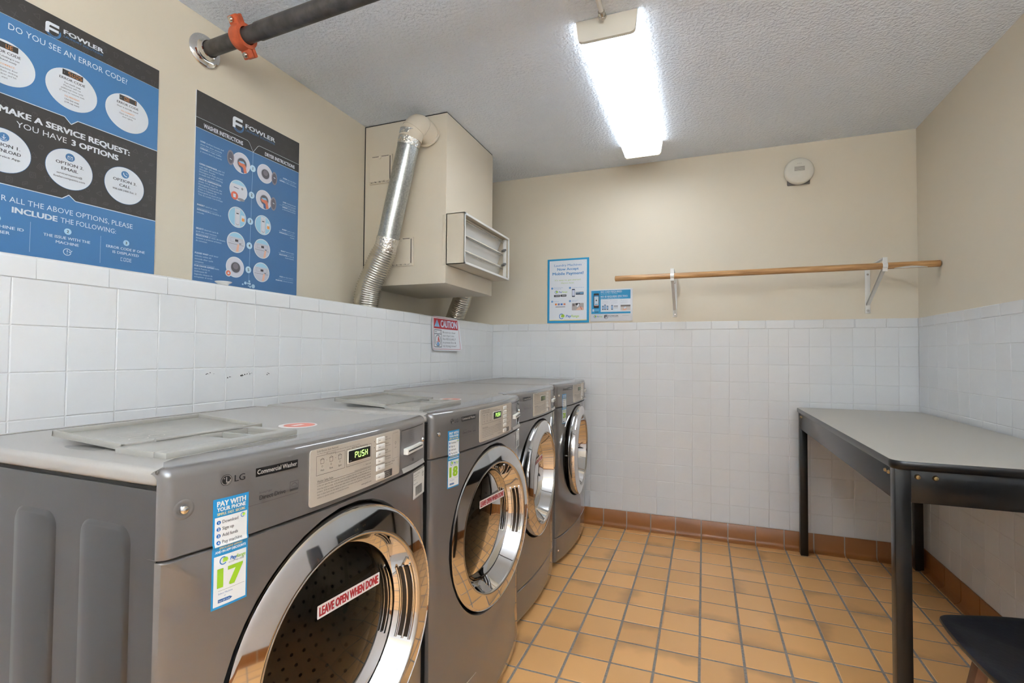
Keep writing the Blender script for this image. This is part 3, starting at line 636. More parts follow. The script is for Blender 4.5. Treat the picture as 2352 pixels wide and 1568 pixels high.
def panel_pic(a, b, r, finger):
    p.disc(a, b, r, WHT, 3, n=36); p.disc(a, b, r*.92, (206, 206, 216), 4, n=36); p.face([(a+r*.92*cos(t_), b+r*.92*sin(t_)) for t_ in [pi*.18+k*pi*.64/10 for k in range(11)]], (168, 214, 232), 5)
    p.line([(a-r*.86, b-r*.18), (a+r*.86, b-r*.18)], .001, DTX, 5); p.rect(a-r*.12, b+r*.08, a+r*.22, b+r*.30, (70, 66, 70), 6); p.frame(a-r*.6, b+.02*r, a+r*.66, b+r*.38, .0007, (150, 146, 156), 5); p.rect(a+r*.34, b-.1*r, a+r*.56, b-.02*r, (110, 106, 112), 6)
    if finger: p.face([(a+r*finger, b-r*.12), (a+r*(finger+.2), b-r*.14), (a+r*(finger+.12), b-r*.85), (a+r*(finger-.16), b-r*.9)], (240, 190, 164), 7)
def slot_pic(a, b, r):
    p.disc(a, b, r, WHT, 3, n=36); p.disc(a, b, r*.92, (160, 208, 230), 4, n=36); p.rect(a-r*.28, b-r*.86, a+r*.30, b+r*.84, (222, 222, 230), 5); p.rect(a-r*.12, b+r*.32, a+r*.14, b+r*.42, (60, 58, 62), 6); p.frame(a-r*.2, b-r*.7, a+r*.22, b+r*.55, .0007, (170, 168, 178), 6)
    p.rect(a+r*.42, b-r*.3, a+r*.82, b+r*.3, (232, 232, 238), 5); p.rect(a+r*.5, b-r*.26, a+r*.80, b+r*.04, (232, 156, 84), 6); p.ring(a+.02*r, b-r*.62, r*.14, .0012, (120, 118, 126), 6, pi, 2*pi, n=10)
R_ = .0425
machine_pic(-.058+.002, 1.932, R_, -1, True); machine_pic(.063, 1.928, .041, 1, False)
p.disc(-.067, 1.8135, R_, WHT, 3, n=36); p.disc(-.067, 1.8135, R_*.94, (222, 222, 230), 4, n=36); p.face([(-.067+.040*cos(t_), 1.8135+.040*sin(t_)) for t_ in [pi*.2+k*pi*.6/10 for k in range(11)]], (172, 214, 232), 5); p.line([(-.09, 1.823), (-.067, 1.821)], .003, (96, 104, 130), 6); p.disc(-.05, 1.825, .005, (150, 148, 156), 6); p.disc(-.054, 1.779, .017, (150, 146, 152), 5, .006); p.disc(-.0855, 1.788, .0165, (226, 110, 84), 7); p.rect(-.092, 1.780, -.080, 1.795, WHT, 8)
machine_pic(.060, 1.813, .0415, 1, True)
slot_pic(-.070, 1.702, R_); slot_pic(.058, 1.701, R_); panel_pic(-.073, 1.597, R_, .14); panel_pic(.056, 1.597, R_, .3)
machine_pic(-.075, 1.495, R_, 0, False); p.disc(-.106, 1.4665, .0145, WHT, 9); p.disc(-.106, 1.4665, .0105, (226, 116, 84), 10); p.rect(-.110, 1.462, -.102, 1.468, WHT, 11); p.ring(-.106, 1.468, .0032, .001, WHT, 11, 0, pi, n=8)
panel_pic(.055, 1.4945, R_, .22)
for i in range(5): p.disc(SH[i]-.0005, ZN[i], .0142, (198, 226, 242), 6, n=24); p.text(str(i+1), SH[i]-.0005, ZN[i]-.0055, .0115, DTX, bold=.02, ly=7)
LT = (206, 222, 238)
for a, z_, bold_, s_ in ((-.240, 1.9490, 'LOAD', 'clothes loosely and'), (-.240, 1.9375, '', 'close the door securely'), (-.240, 1.9220, 'CARGUE', 'la ropa suelta'), (-.240, 1.9105, '', 'y cierre bien la puerta'),
        (-.242, 1.8615, 'OPEN DISPENSER,', 'add 1/4'), (-.242, 1.8515, '', 'cup high efficiency liquid'), (-.242, 1.8415, '', 'detergent. Powder'), (-.242, 1.8315, '', 'Detergent or Pods are put'), (-.242, 1.8215, '', 'in wash tub with clothing'),
        (-.244, 1.8040, 'ABRA EL DISPENSADOR', ''), (-.244, 1.7940, '', 'a\u00f1ade 1/4 de taza de'), (-.244, 1.7840, '', 'Detergente Liquid de alta'), (-.244, 1.7740, '', 'eficiencia. Detergente en'), (-.244, 1.7640, '', 'Polvo o C\u00e1psulas de'), (-.244, 1.7540, '', 'Detergente se pone en La'), (-.244, 1.7440, '', 'Tina de Lavado Con la Ropa'),
        (-.247, 1.7040, 'INSERT', 'card or coin.'), (-.247, 1.6855, 'INTRODUZCA', 'la tarjeta o'), (-.247, 1.6745, '', 'monedas'), (-.249, 1.6135, 'SELECT', 'desired cycle &'), (-.249, 1.6020, '', 'push the start button.'), (-.249, 1.5880, 'SELECCIONE', 'el ciclo de lavado'), (-.249, 1.5775, '', 'deseado y presione el boton'), (-.249, 1.5670, '', 'de comenzar.'),
        (-.2515, 1.5195, 'PLEASE WAIT', 'until door'), (-.2515, 1.5085, '', 'unlocks within 60'), (-.2515, 1.4975, '', 'seconds after cycle'), (-.2515, 1.4865, '', 'completes'), (-.2525, 1.4710, 'POR FAVOR ESPERE', 'hasta'), (-.2525, 1.4605, '', 'que la Puerta se'), (-.2525, 1.4500, '', 'desbloquea 60'), (-.2525, 1.4395, '', 'Segundos despues de'), (-.2525, 1.4290, '', 'completar el circlo')):
    h_ = .0056; a_ = a+.003
    if bold_:
        p.text(bold_, a_, z_, h_, WHT, len(bold_)*.0050, 'L', 3, .02); a_ += len(bold_)*.0050+.003
    if s_: p.text(s_, a_, z_, h_, LT, len(s_)*.00395, 'L', 3)
for a, z_ in ((-.24, 1.9315), (-.242, 1.8130), (-.247, 1.6945), (-.249, 1.5965), (-.2525, 1.4805)): p.line([(a+.003, z_), (a+.088, z_)], .0006, LT, 2)
for z_, bold_, s_ in ((1.9405, 'CLEAR', 'the lint filter.'), (1.9245, 'LIMPIE', 'el filtro de pelusa.'), (1.8310, 'LOAD', 'clothing loosely'), (1.8210, '', 'and close door securely'), (1.8080, 'CARGUE', 'la ropa suelta'), (1.7985, '', 'y cierre bien la puerta'), (1.7050, 'INSERT', 'card or coin.'), (1.6885, 'INTRODUZCA', 'la tarjeta o'), (1.6785, '', 'monedas.'),
        (1.6060, 'SELECT', 'desired cycle.'), (1.5890, 'SELECCIONE', 'el ciclo de'), (1.5790, '', 'lavado deseado.'), (1.4885, 'PUSH', 'the Start button.'), (1.4705, 'PRESIONE', 'el Bot\u00f3n de Inicio')):
    e_ = .243-(1.94-z_)*.02; wb = len(s_)*.0034
    if s_: p.text(s_, e_, z_, .0052, LT, wb, 'R', 3)
    if bold_: p.text(bold_, e_-wb-.003, z_, .0052, WHT, len(bold_)*.0046, 'R', 3, .02)
for z_ in (1.9345, 1.8165, 1.6985, 1.5990, 1.4820): p.line([(.145, z_), (.236, z_)], .0006, LT, 2)
for a, z_, r in ((-.0244, 1.4369, .0062), (.0144, 1.428, .0088), (-.0055, 1.4468, .0045), (-.003, 1.4365, .0052), (-.012, 1.437, .0038), (-.037, 1.430, .0038), (-.009, 1.4265, .0028), (-.0005, 1.424, .0045)): p.disc(a, z_, r, (190, 218, 236), 2, n=16)
p.build('artwork', o)
# dish on top of the low wall
t = tag(MB().build('dish', None, (-.062, -2.176, ZT-.001)) if False else link(bpy.data.objects.new('dish', None), None, (-.062, -2.176, ZT-.001)), 'small white dish standing on the low wall in front of the instruction poster', 'dish')
b = MB(); b.lathe([(.0, .0), (.010, .0), (.012, .004), (.017, .011), (.0255, .016), (.0262, .0185), (.024, .0185), (.015, .012), (.009, .006), (0, .005)], (0, 0, 0), (0, 0, 1), M_white, 32); b.build('bowl', t)

# ================================================================== NOTICES ON THE BACK WALL
def notice(name, x0, x1, z0, z1, label, base=M_paper):
    o = tag(link(bpy.data.objects.new(name, None), None, ((x0+x1)/2, 0, z0)), label, 'notice')
    b = MB(); b.box(x0-(x0+x1)/2, x1-(x0+x1)/2, -.0042, -.0012, 0, z1-z0, base, .0004); b.build('board', o); xc = (x0+x1)/2
    return o, Print(lambda a, z, ly: (a-xc, -.0043-ly*.00018, z-z0))
CY, GRN, TX = (28, 150, 200), (160, 200, 62), (92, 148, 200)
def payrange(p, a, b, h, w, ly=3, only=False):
    p.ring(a+h*.55, b+h*.5, h*.55, h*.15, (44, 120, 190), ly, .9, 5.6, rb=h*.6); p.face([(a+h*.45, b+h*.28), (a+h*1.1, b+h*.28), (a+h*1.25, b+h*.62), (a+h*1.05, b+h*.95), (a+h*.5, b+h*.9)], GRN, ly+1)
    if not only: p.text('Pay', a+h*1.55, b+h*.28, h*.52, (44, 110, 190), w*.30, 'L', ly+1, .02, .12); p.text('Range', a+h*1.60+w*.31, b+h*.28, h*.52, GRN, w*.46, 'L', ly+1, .015, .12)
o, p = notice('payment_poster', .4255, .7265, 1.3705, 1.8255, 'white mobile payment poster with a bright blue border on the back wall')
p.rect(.4258, 1.371, .7262, 1.825, CY, 0); p.rect(.4405, 1.3875, .7100, 1.8125, WHT, 1); p.rect(.4405, 1.3875, .7100, 1.3925, (222, 196, 110), 2)
p.text('Laundry Machines', .5745, 1.7715, .0155, TX, .196, bold=.01); p.text('Now Accept', .5748, 1.7430, .0170, TX, .153, bold=.03); p.text('Mobile Payment!', .5745, 1.7108, .0185, TX, .222, bold=.03)
p.text("It's easy to get started.", .5747, 1.6690, .0105, (176, 200, 120), .188); p.text("Here's how.", .574, 1.6480, .0105, (176, 200, 120), .094)
for a, b, n_ in ((.4605, 1.617, '1'), (.5905, 1.617, '2'), (.4608, 1.5235, '3'), (.5907, 1.524, '4')): p.disc(a, b, .0073, (40, 130, 196), 2, n=20); p.text(n_, a, b-.0038, .0076, WHT, bold=.02)
p.text('Download the free', .4735, 1.6195, .0042, TX, .066, 'L'); p.text('PayRange app', .4735, 1.6115, .0042, TX, .052, 'L'); p.text('Launch app and sign up', .6035, 1.6165, .0042, TX, .086, 'L'); p.text('Add funds', .4735, 1.522, .0042, TX, .036, 'L'); p.text('Swipe to send', .6035, 1.5275, .0042, TX, .046, 'L'); p.text('payment', .6035, 1.5195, .0042, TX, .034, 'L')
payrange(p, .480, 1.580, .019, .078); p.rr(.4745, 1.5560, .5185, 1.5705, .002, (48, 48, 52), 2); p.rr(.5225, 1.5570, .5645, 1.5715, .002, (48, 48, 52), 2); p.rect(.484, 1.5610, .5135, 1.566, (176, 176, 180), 3); p.rect(.532, 1.562, .560, 1.567, (176, 176, 180), 3)
p.rr(.6045, 1.5525, .6258, 1.6085, .0035, (50, 62, 88), 2); p.rect(.6068, 1.5605, .6236, 1.6005, (206, 212, 232), 3); p.rr(.6315, 1.567, .688, 1.586, .003, (58, 74, 96), 2); p.rect(.6325, 1.577, .66, 1.584, (140, 160, 180), 3); p.rect(.662, 1.5735, .6865, 1.582, (120, 176, 214), 3)
for k, c_ in enumerate(((214, 96, 60), (70, 80, 150), (54, 110, 190), (214, 130, 100))): p.rr(.482+k*.0205, 1.497, .4965+k*.0205, 1.5095, .002, c_, 2)
p.disc(.4925, 1.5033, .005, (228, 160, 60), 3, n=14); p.text('VISA', .5098, 1.5005, .006, WHT, .012, ly=4); p.rect(.486, 1.482, .556, 1.488, (150, 152, 160), 2)
p.rr(.6045, 1.459, .6885, 1.5085, .004, (176, 168, 166), 2); p.face([(.632, 1.459), (.65, 1.478), (.672, 1.482), (.688, 1.474), (.688, 1.462), (.68, 1.459)], (222, 184, 164), 3); p.rect(.631, 1.494, .661, 1.5083, (42, 42, 46), 3); p.face([(.638, 1.485), (.651, 1.506), (.660, 1.500), (.647, 1.479)], WHT, 4); p.rect(.609, 1.488, .625, 1.505, (120, 110, 110), 3); p.face([(.664, 1.484), (.672, 1.462), (.676, 1.463), (.668, 1.485)], (190, 60, 62), 4)
payrange(p, .512, 1.4015, .0325, .118)
for a, b in ((.668, 1.803), (.690, 1.806), (.680, 1.790), (.702, 1.796), (.694, 1.783)): p.ring(a, b, .003, .0008, (196, 206, 214), 2, n=8)
p.line([(.451, 1.5435), (.5765, 1.5435)], .0005, (206, 208, 212), 2); p.line([(.582, 1.5435), (.700, 1.5435)], .0005, (206, 208, 212), 2)
p.build('artwork', o)
o, p = notice('cashless_notice', .7355, 1.0210, 1.3785, 1.5975, 'landscape notice in English and Spanish saying no cash is required')
b = MB(); xc = (.7355+1.0210)/2; b.box(.7345-xc, 1.022-xc, -.0062, -.0058, -.001, 1.5985-1.3785, M_clear); b.build('clear_sleeve', o)
p.rect(.7420, 1.4295, 1.0074, 1.5895, CY, 1); p.rect(.8070, 1.4422, 1.0074, 1.5290, WHT, 2)
p.text('NO CASH REQUIRED', .8072, 1.5725, .0130, WHT, .143, 'L', 3, .015); p.text('Pay with your phone. Here\u2019s how:', .8072, 1.5630, .0050, WHT, .115, 'L'); p.text('NO SE REQUIERE EFECTIVO', .8072, 1.5405, .0125, WHT, .181, 'L', 3, .015); p.text('Pague con su tel\u00e9fono m\u00f3vil. As\u00ed es c\u00f3mo:', .8072, 1.5320, .0050, WHT, .130, 'L')
p.rr(.7580, 1.4695, .7950, 1.5710, .005, (46, 40, 42), 3); p.rect(.7625, 1.4840, .7915, 1.5575, (206, 222, 232), 4); p.rect(.7625, 1.549, .7915, 1.5575, (60, 140, 196), 5); p.disc(.777, 1.523, .0055, (84, 74, 72), 5, n=14); p.rect(.766, 1.4925, .788, 1.498, (60, 160, 200), 5); p.rect(.7625, 1.4840, .7915, 1.4885, (190, 110, 100), 5); p.text('Fowler', .777, 1.5375, .005, (60, 110, 170), .018, ly=5)
payrange(p, .7595, 1.4035, .015, .044); logo(p, .8315, 1.396, .0255, (48, 48, 50), (150, 150, 154)); p.text('FOWLER', .8590, 1.4090, .0100, (52, 52, 54), .068, 'L', 4, .01); p.text('LAUNDRY SOLUTIONS', .8590, 1.4035, .0030, (130, 130, 132), .068, 'L'); p.text('www.fowlercompanies.com', .9525, 1.4135, .0038, (120, 120, 124), .045, 'L')
p.rr(.7490, 1.4465, .7625, 1.4625, .002, WHT, 3); p.ring(.7557, 1.4545, .0042, .001, CY, 4, n=10)
for z_ in (1.4585, 1.4535, 1.4485): p.rect(.765, z_, .796, z_+.0018, (150, 206, 232), 3)
p.rect(.765, 1.4405, .792, 1.4445, (30, 40, 56), 3)
for a in (.8686, .9385): p.line([(a, 1.447), (a, 1.525)], .0005, (196, 198, 204), 3)
for a, n_ in ((.8135, '1'), (.873, '2'), (.943, '3')):
    p.text(n_, a+.003, 1.5155, .0070, (130, 140, 156), ly=4)
    for k in range(4): p.rect(a+.009 if k < 2 else a, 1.5185-k*.0065, a+.050-(k % 2)*.006, 1.5195-k*.0065, (176, 184, 196), 3)
for a, h_ in ((.8165, .028), (.831, .036), (.8475, .028)): p.rr(a, 1.456, a+.0115, 1.456+h_, .0015, (52, 60, 80), 3); p.rect(a+.0015, 1.461, a+.010, 1.452+h_, (150, 190, 226), 4)
p.rr(.8785, 1.456, .8905, 1.488, .0015, (52, 60, 80), 3); p.rect(.880, 1.461, .889, 1.484, (150, 190, 226), 4); p.rr(.8965, 1.464, .924, 1.484, .002, (206, 208, 212), 3); p.rect(.8965, 1.479, .924, 1.483, (90, 92, 96), 4)
p.rect(.9420, 1.4495, 1.0070, 1.4870, (206, 198, 192), 3); p.rect(.9420, 1.4760, 1.0070, 1.4870, (112, 104, 98), 4); p.face([(.953, 1.4495), (.962, 1.466), (.974, 1.470), (.982, 1.462), (.976, 1.4495)], (226, 176, 152), 4); p.face([(.963, 1.464), (.972, 1.477), (.980, 1.472), (.971, 1.459)], (214, 228, 240), 5)
p.build('artwork', o)
# ================================================================== CAUTION SIGN (curling sheet on the low wall)
o = tag(link(bpy.data.objects.new('caution_sign', None), None, (.001, -.736, 1.1655)), 'red and white caution sign about dryer lint with curling corners', 'sign')
def cs(a, z, ly):
    q = max(0, (a-.03)/.13); dn = max(0, (.21-z)/.21); lift = .004+.030*q*q*(.25+dn)+.006*dn*(1-q)
    return (lift+ly*.0002, a, z)
p = Print(cs, .02); b = MB(); W_, H_ = .160, .2035
out = rrect(-W_, W_, 0, H_, .016)
N_ = 16; vs = []; fs = []
for i in range(N_+1):
    a = -W_+2*W_*i/N_; e = max(0, abs(a)-(W_-.016)); dz = .016-sqrt(max(0, .016**2-e*e)); vs += [cs(a, dz, 0), cs(a, .07, 0), cs(a, .14, 0), cs(a, H_-dz, 0)]
for i in range(N_):
    for k in range(3): fs.append((4*i+k, 4*i+4+k, 4*i+5+k, 4*i+1+k))
b.add(vs, fs, M_paper); b.add([(v[0]-.0012, v[1], v[2]) for v in vs], fs, M_paper); b.build('sheet', o, smooth=60)
RED = (186, 40, 52)
p.rect(-.140, .130, .140, .190, RED, 1); p.frame(-.146, .010, .146, .196, .0022, RED, 1)
p.face([(-.134, .141), (-.072, .141), (-.103, .184)], (140, 184, 222), 2); p.rect(-.1055, .153, -.1005, .170, (70, 100, 140), 3); p.disc(-.103, .147, .0025, (70, 100, 140), 3, n=8)
p.text('CAUTION', .036, .1410, .0400, (212, 222, 240), .190, bold=.03)
p.frame(-.136, .022, -.052, .122, .004, (92, 96, 104), 2); p.line([(-.136, .099), (-.052, .099)], .004, (92, 96, 104), 2); p.ring(-.094, .060, .034, .004, (92, 96, 104), 2)
for a in (-.124, -.112, -.066): p.rect(a-.003, .107, a+.003, .114, (120, 124, 130), 2)
p.face([(-.114, .048), (-.098, .060), (-.090, .090), (-.080, .072), (-.074, .050), (-.088, .052), (-.094, .066), (-.102, .050)], (206, 84, 84), 3); p.face([(-.110, .044), (-.094, .054), (-.078, .044), (-.086, .030), (-.102, .030)], (120, 168, 214), 4)
for k, s_ in enumerate(('Be sure to clear', 'your dryer\u2019s lint', 'filter REGULARLY', 'to prevent fire &', 'cut drying time!')): p.text(s_, -.036, .106-k*.0205, .0122, (110, 112, 118), .150 if k != 1 else .135, 'L')
p.build('artwork', o)

# ================================================================== RAIL AND BRACKETS ON THE BACK WALL
RY, RZ = -.290, 1.6225
t = thing('hanging_rail', ((.952+2.580)/2, RY, RZ), 'oak hanging rail held by two white brackets on the back wall', 'rail')
b = MB(); hl = (2.580-.952)/2; b.tube([(-hl, 0, 0), (-hl+.002, 0, 0), (0, 0, 0), (hl-.002, 0, 0), (hl, 0, 0)], [.0150, .0172, .0172, .0172, .0150], M_oak, 24); b.build('rod', t)
b = MB(); b.add([(.62+.14*k/6, -.0180*cos(.9-.5*sin(pi*k/6)), -.0180*sin(.9-.5*sin(pi*k/6))) for k in range(7)]+[(.62+.14*k/6, -.0180*cos(1.15), -.0180*sin(1.15)) for k in range(6, -1, -1)], [list(range(14))], M_white); b.build('paint_patch', t, raw=True)
for xb, lab in ((1.291, 'white steel rail bracket beside the cashless notice'), (2.346, 'white steel rail bracket beside the right-hand corner of the tiled walls')):
    t = thing('rail_bracket', (xb, 0, 1.397), lab, 'bracket', 'rail brackets')
    b = MB(); b.box(-.013, .013, -.004, 0, .0, .275, M_white, .002); b.build('wall_plate', t)
    b = MB(); b.beam((0, -.004, .266), (0, RY-.012, .266), .010, .0025, M_white); b.beam((0, RY-.012, .269), (0, RY-.012, .196), .010, .0025, M_white, upv=(0, 1, 0)); b.build('arm', t)
    b = MB(); b.beam((0, -.006, .050), (0, RY+.004, .212), .009, .003, M_white, upv=(0, 1, 1)); b.beam((-.0075, -.006, .050), (-.0075, RY+.004, .212), .0015, .007, M_white, upv=(0, 1, 1)); b.build('brace', t)
    b = MB(); b.lathe([(.0176, -.011), (.0200, -.011), (.0200, .011), (.0176, .011)], (0, RY, RZ-1.397), (1, 0, 0), M_white, 28); b.build('rod_clip', t)
    for (y_, z_) in ((-.005, .018), (-.005, .225)):
        b = MB(); b.lathe([(0, .004), (.004, .0035), (.006, 0)], (0, y_+.001, z_), (0, -1, 0), M_steel, 12); b.build('screw', t)
# ================================================================== ALARM
t = thing('smoke_alarm', (2.001, 0, 2.257), 'round off-white smoke alarm mounted high on the back wall', 'smoke alarm')
b = MB(); b.box(-.060, .060, -.012, 0, -.076, .030, mat('grey plate', (110, 104, 98), .5), .004); b.build('back_plate', t)
b = MB(); b.lathe([(.066, .0), (.074, .006), (.079, .016), (.0795, .026), (.077, .034), (.070, .040), (.050, .043), (0, .0445)], (0, -.004, 0), (0, -1, 0), M_offw, 56); b.build('cover', t)
b = MB()
for k in range(6): b.box(-.027, .027, -.0495, -.044, -.003+k*.0045, -.0012+k*.0045, mat('vent shadow', (150, 140, 124), .7))
for k in range(3): b.box(-.010+k*.008, -.007+k*.008, -.0480, -.044, .040, .0425, mat('vent shadow', (150, 140, 124), .7))
b.build('sounder_vents', t)
b = MB(); b.lathe([(0, .0015), (.0045, .001), (.005, 0)], (-.002, -.0435, -.047), (0, -1, 0), M_black, 14); b.build('test_lamp', t)
b = MB(); b.lathe([(0, .002), (.010, .0015), (.011, 0)], (-.022, -.0455, -.016), (0, -1, 0), M_white, 18); b.build('test_button', t)

# ================================================================== FOLDING TABLE
TX0, TX1, TY0, TY1, TZ = 1.974, 2.574, -1.648, -.036, .848
tcx, tcy = (TX0+TX1)/2, (TY0+TY1)/2
t = thing('work_table', (tcx, tcy, 0), 'black framed work table with a taupe laminate top along the right wall', 'table')
hx, hy = (TX1-TX0)/2, (TY1-TY0)/2
out = rrect(-hx, hx, -hy, hy, .035, 6); b = MB(); n = len(out)
ins = lambda d: rrect(-hx+d, hx-d, -hy+d, hy-d, .035-d, 6)
L3 = [(ins(.004), TZ-.026), (ins(0), TZ-.020), (ins(0), TZ-.006), (ins(.003), TZ-.001)]
vs = [(x, y, z) for o_, z in L3 for x, y in o_]
b.add(vs, [(k*n+i, k*n+(i+1) % n, (k+1)*n+(i+1) % n, (k+1)*n+i) for k in range(3) for i in range(n)]+[list(range(n))[::-1]], M_tblack)
tag(b.build('edge_band', t), 'rounded black edge of the table top')
b = MB(); tp = ins(.003); b.add([(x, y, TZ-.001) for x, y in tp], [list(range(n))], M_tabletop); b.prism(ins(.0035), lambda a, c, k: (a, c, TZ-.02+.0195*k), M_tabletop); b.build('table_top', t)
lg = .020
for sx in (-1, 1):
    for sy in (-1, 1):
        b = MB(); cx, cy = sx*(hx-.022-lg+.012), sy*(hy-.026-lg+.012); b.box(cx-lg, cx+lg, cy-lg, cy+lg, 0.004, TZ-.026, M_tblack, .003); lo = b.build('leg', t)
        b = MB(); b.box(cx-lg*.9, cx+lg*.9, cy-lg*.9, cy+lg*.9, 0, .006, M_black); b.build('foot', lo)
ah = .095
for sx in (-1, 1):
    b = MB(); x = sx*(hx-.022); b.box(x-.008, x+.008, -hy+.052, hy-.052, TZ-.026-ah, TZ-.026, M_tblack, .002); ap = b.build('apron', t)
    for y in (-hy+.075, -hy+.105, hy-.105, hy-.075):
        b = MB(); b.lathe([(0, .006), (.0045, .005), (.0065, 0)], (x+sx*.008, y, TZ-.026-.022), (sx, 0, 0), M_brass, 14); b.build('screw', ap)
for sy in (-1, 1):
    b = MB(); y = sy*(hy-.026); b.box(-hx+.050, hx-.050, y-.008, y+.008, TZ-.026-ah, TZ-.026, M_tblack, .002); ap = b.build('apron', t)
    for x in (-hx+.066, -hx+.108, hx-.108, hx-.066):
        b = MB(); b.lathe([(0, .007), (.0055, .006), (.008, 0)], (x, y+sy*.008, TZ-.026-.020), (0, sy, 0), M_brass, 16); b.build('screw', ap)

# ================================================================== CHAIR
SZ = .452
t = thing('side_chair', (2.275, -1.86, 0), 'black moulded side chair with brown wooden legs at the end of the table', 'chair')
ol = spline([Vector(q) for q in [(2.052, -1.745, 0), (2.066, -1.704, 0), (2.120, -1.680, 0), (2.270, -1.640, 0), (2.420, -1.655, 0), (2.490, -1.700, 0), (2.500, -1.760, 0), (2.490, -1.98, 0), (2.45, -2.07, 0), (2.28, -2.10, 0), (2.10, -2.07, 0), (2.058, -2.0, 0), (2.048, -1.87, 0)]], 5, True)
ol = [(v.x-2.275, v.y+1.86) for v in ol]; n = len(ol)
def dish_(x, y, r): return SZ - .020*(1-r*r) + .010*max(0, (x-.02)/.22)*max(0, (y-.10)/.1)
b = MB(); rings = [0, .25, .5, .75, .9, .97, 1.0]
vs = []; 
for r in rings: vs += [(x*r, y*r, dish_(x*r, y*r, r)-(.003 if r == 1 else 0)) for x, y in ol]
b.add(vs, [(k*n+i, k*n+(i+1) % n, (k+1)*n+(i+1) % n, (k+1)*n+i) for k in range(len(rings)-1) for i in range(n)], M_seat)
vs2 = [(x*1.0, y*1.0, dish_(x, y, 1)-.003) for x, y in ol]+[(x*1.006, y*1.006, dish_(x, y, 1)-.010) for x, y in ol]+[(x*.985, y*.985, dish_(x, y, 1)-.018) for x, y in ol]+[(x*.5, y*.5, SZ-.036) for x, y in ol]+[(x*.01, y*.01, SZ-.040) for x, y in ol]
b.add(vs2, [(k*n+i, k*n+(i+1) % n, (k+1)*n+(i+1) % n, (k+1)*n+i) for k in range(4) for i in range(n)], M_seat); b.build('seat', t, smooth=50)
b = MB(); N_ = 12
bp_ = [(-.19+.38*k/N_, -.215-.035*(1-(2*k/N_-1)**2)) for k in range(N_+1)]
vs = []
for zz, s_, dy in ((.60, .86, 0), (.64, .97, -.008), (.72, 1, -.02), (.80, .96, -.03), (.83, .86, -.035)): vs += [(x*s_, y+dy, zz) for x, y in bp_]+[(x*s_, y+dy-.011, zz) for x, y in bp_[::-1]]
m_ = 2*(N_+1); b.add(vs, [(k*m_+i, k*m_+(i+1) % m_, (k+1)*m_+(i+1) % m_, (k+1)*m_+i) for k in range(4) for i in range(m_)]+[list(range(m_))[::-1], list(range(4*m_, 5*m_))], M_seat); b.build('backrest', t, smooth=50)
for sx in (-1, 1):
    b = MB(); b.beam((sx*.150, .075, SZ-.030), (sx*.205, .145, 0.0), .013, .017, M_walnut, upv=(0, 1, 0), r=.004); b.build('leg', t)
    b = MB(); b.beam((sx*.150, -.16, SZ-.030), (sx*.195, -.225, 0.0), .013, .017, M_walnut, upv=(0, 1, 0), r=.004); b.build('leg', t)
    b = MB(); b.beam((sx*.130, -.19, SZ-.040), (sx*.120, -.262, .74), .012, .010, M_walnut, upv=(0, 1, 0), r=.004); b.build('back_post', t)

# ================================================================== LAUNDRY MACHINES
MW = .343; ZS = .858; ZTOP = .983; ZDOOR = .582; RH = .268; DEP = .30
def bow(w_):
    a = abs(w_)
    if a > .253: return .018*(.343-a)/.09
    return .018+.016*(1-(a/.253)**2)
def D(w_):
    a = min(abs(w_), MW); d = bow(a); q = (a-.331)/.012
    return d - (.012*(1-sqrt(max(0, 1-q*q))) if q > 0 else 0)
WS = [-MW, -.3425, -.3415, -.3395, -.3365, -.333, -.329, -.31, -.285, -.262, -.253, -.244, -.22, -.18, -.13, -.08, -.03]; WS = WS+[-x for x in WS[::-1]]

def m_fascia(parent):
    b = MB(); prof = [('t', -.063, ZTOP), ('t', -.045, ZTOP)]; r = .016
    rows = []
    for w_ in WS:
        d = DEP+D(w_); e = max(0, abs(w_)-.333)/.010; dz = .008*(1-sqrt(max(0, 1-e*e)))
        q_ = max(0, min(1, (abs(w_)-.295)/.043)); xb = DEP-.063+.045*q_*q_*(3-2*q_)
        pts = [(xb, ZTOP-.002), (xb, ZTOP+.0012-dz), (max(xb+.004, DEP-.025), ZTOP+.0012-dz), (d-r, ZTOP+.0012-dz)]+[(d-r+r*sin(pi/2*k/5), ZTOP+.0012-dz-r+r*cos(pi/2*k/5)) for k in range(1, 6)]+[(d, .90), (d, ZS+.0035), (d-.003, ZS+.001), (d-.02, ZS+.001)]
        rows.append([(x, w_, z) for x, z in pts])
    n = len(rows[0]); b.add([v for rw in rows for v in rw], [(i*n+k, (i+1)*n+k, (i+1)*n+k+1, i*n+k+1) for i in range(len(rows)-1) for k in range(n-1)], M_mach)
    for rw, s in ((rows[0], -1), (rows[-1], 1)):
        q_ = [v for v in rw[1:-1]]; m_ = len(q_); b.add(q_+[(DEP-.0155, s*(MW-.0004), v[2]) for v in q_], [(k, k+1, m_+k+1, m_+k) for k in range(m_-1)], M_mach)
    return b.build('control_fascia', parent, smooth=40)

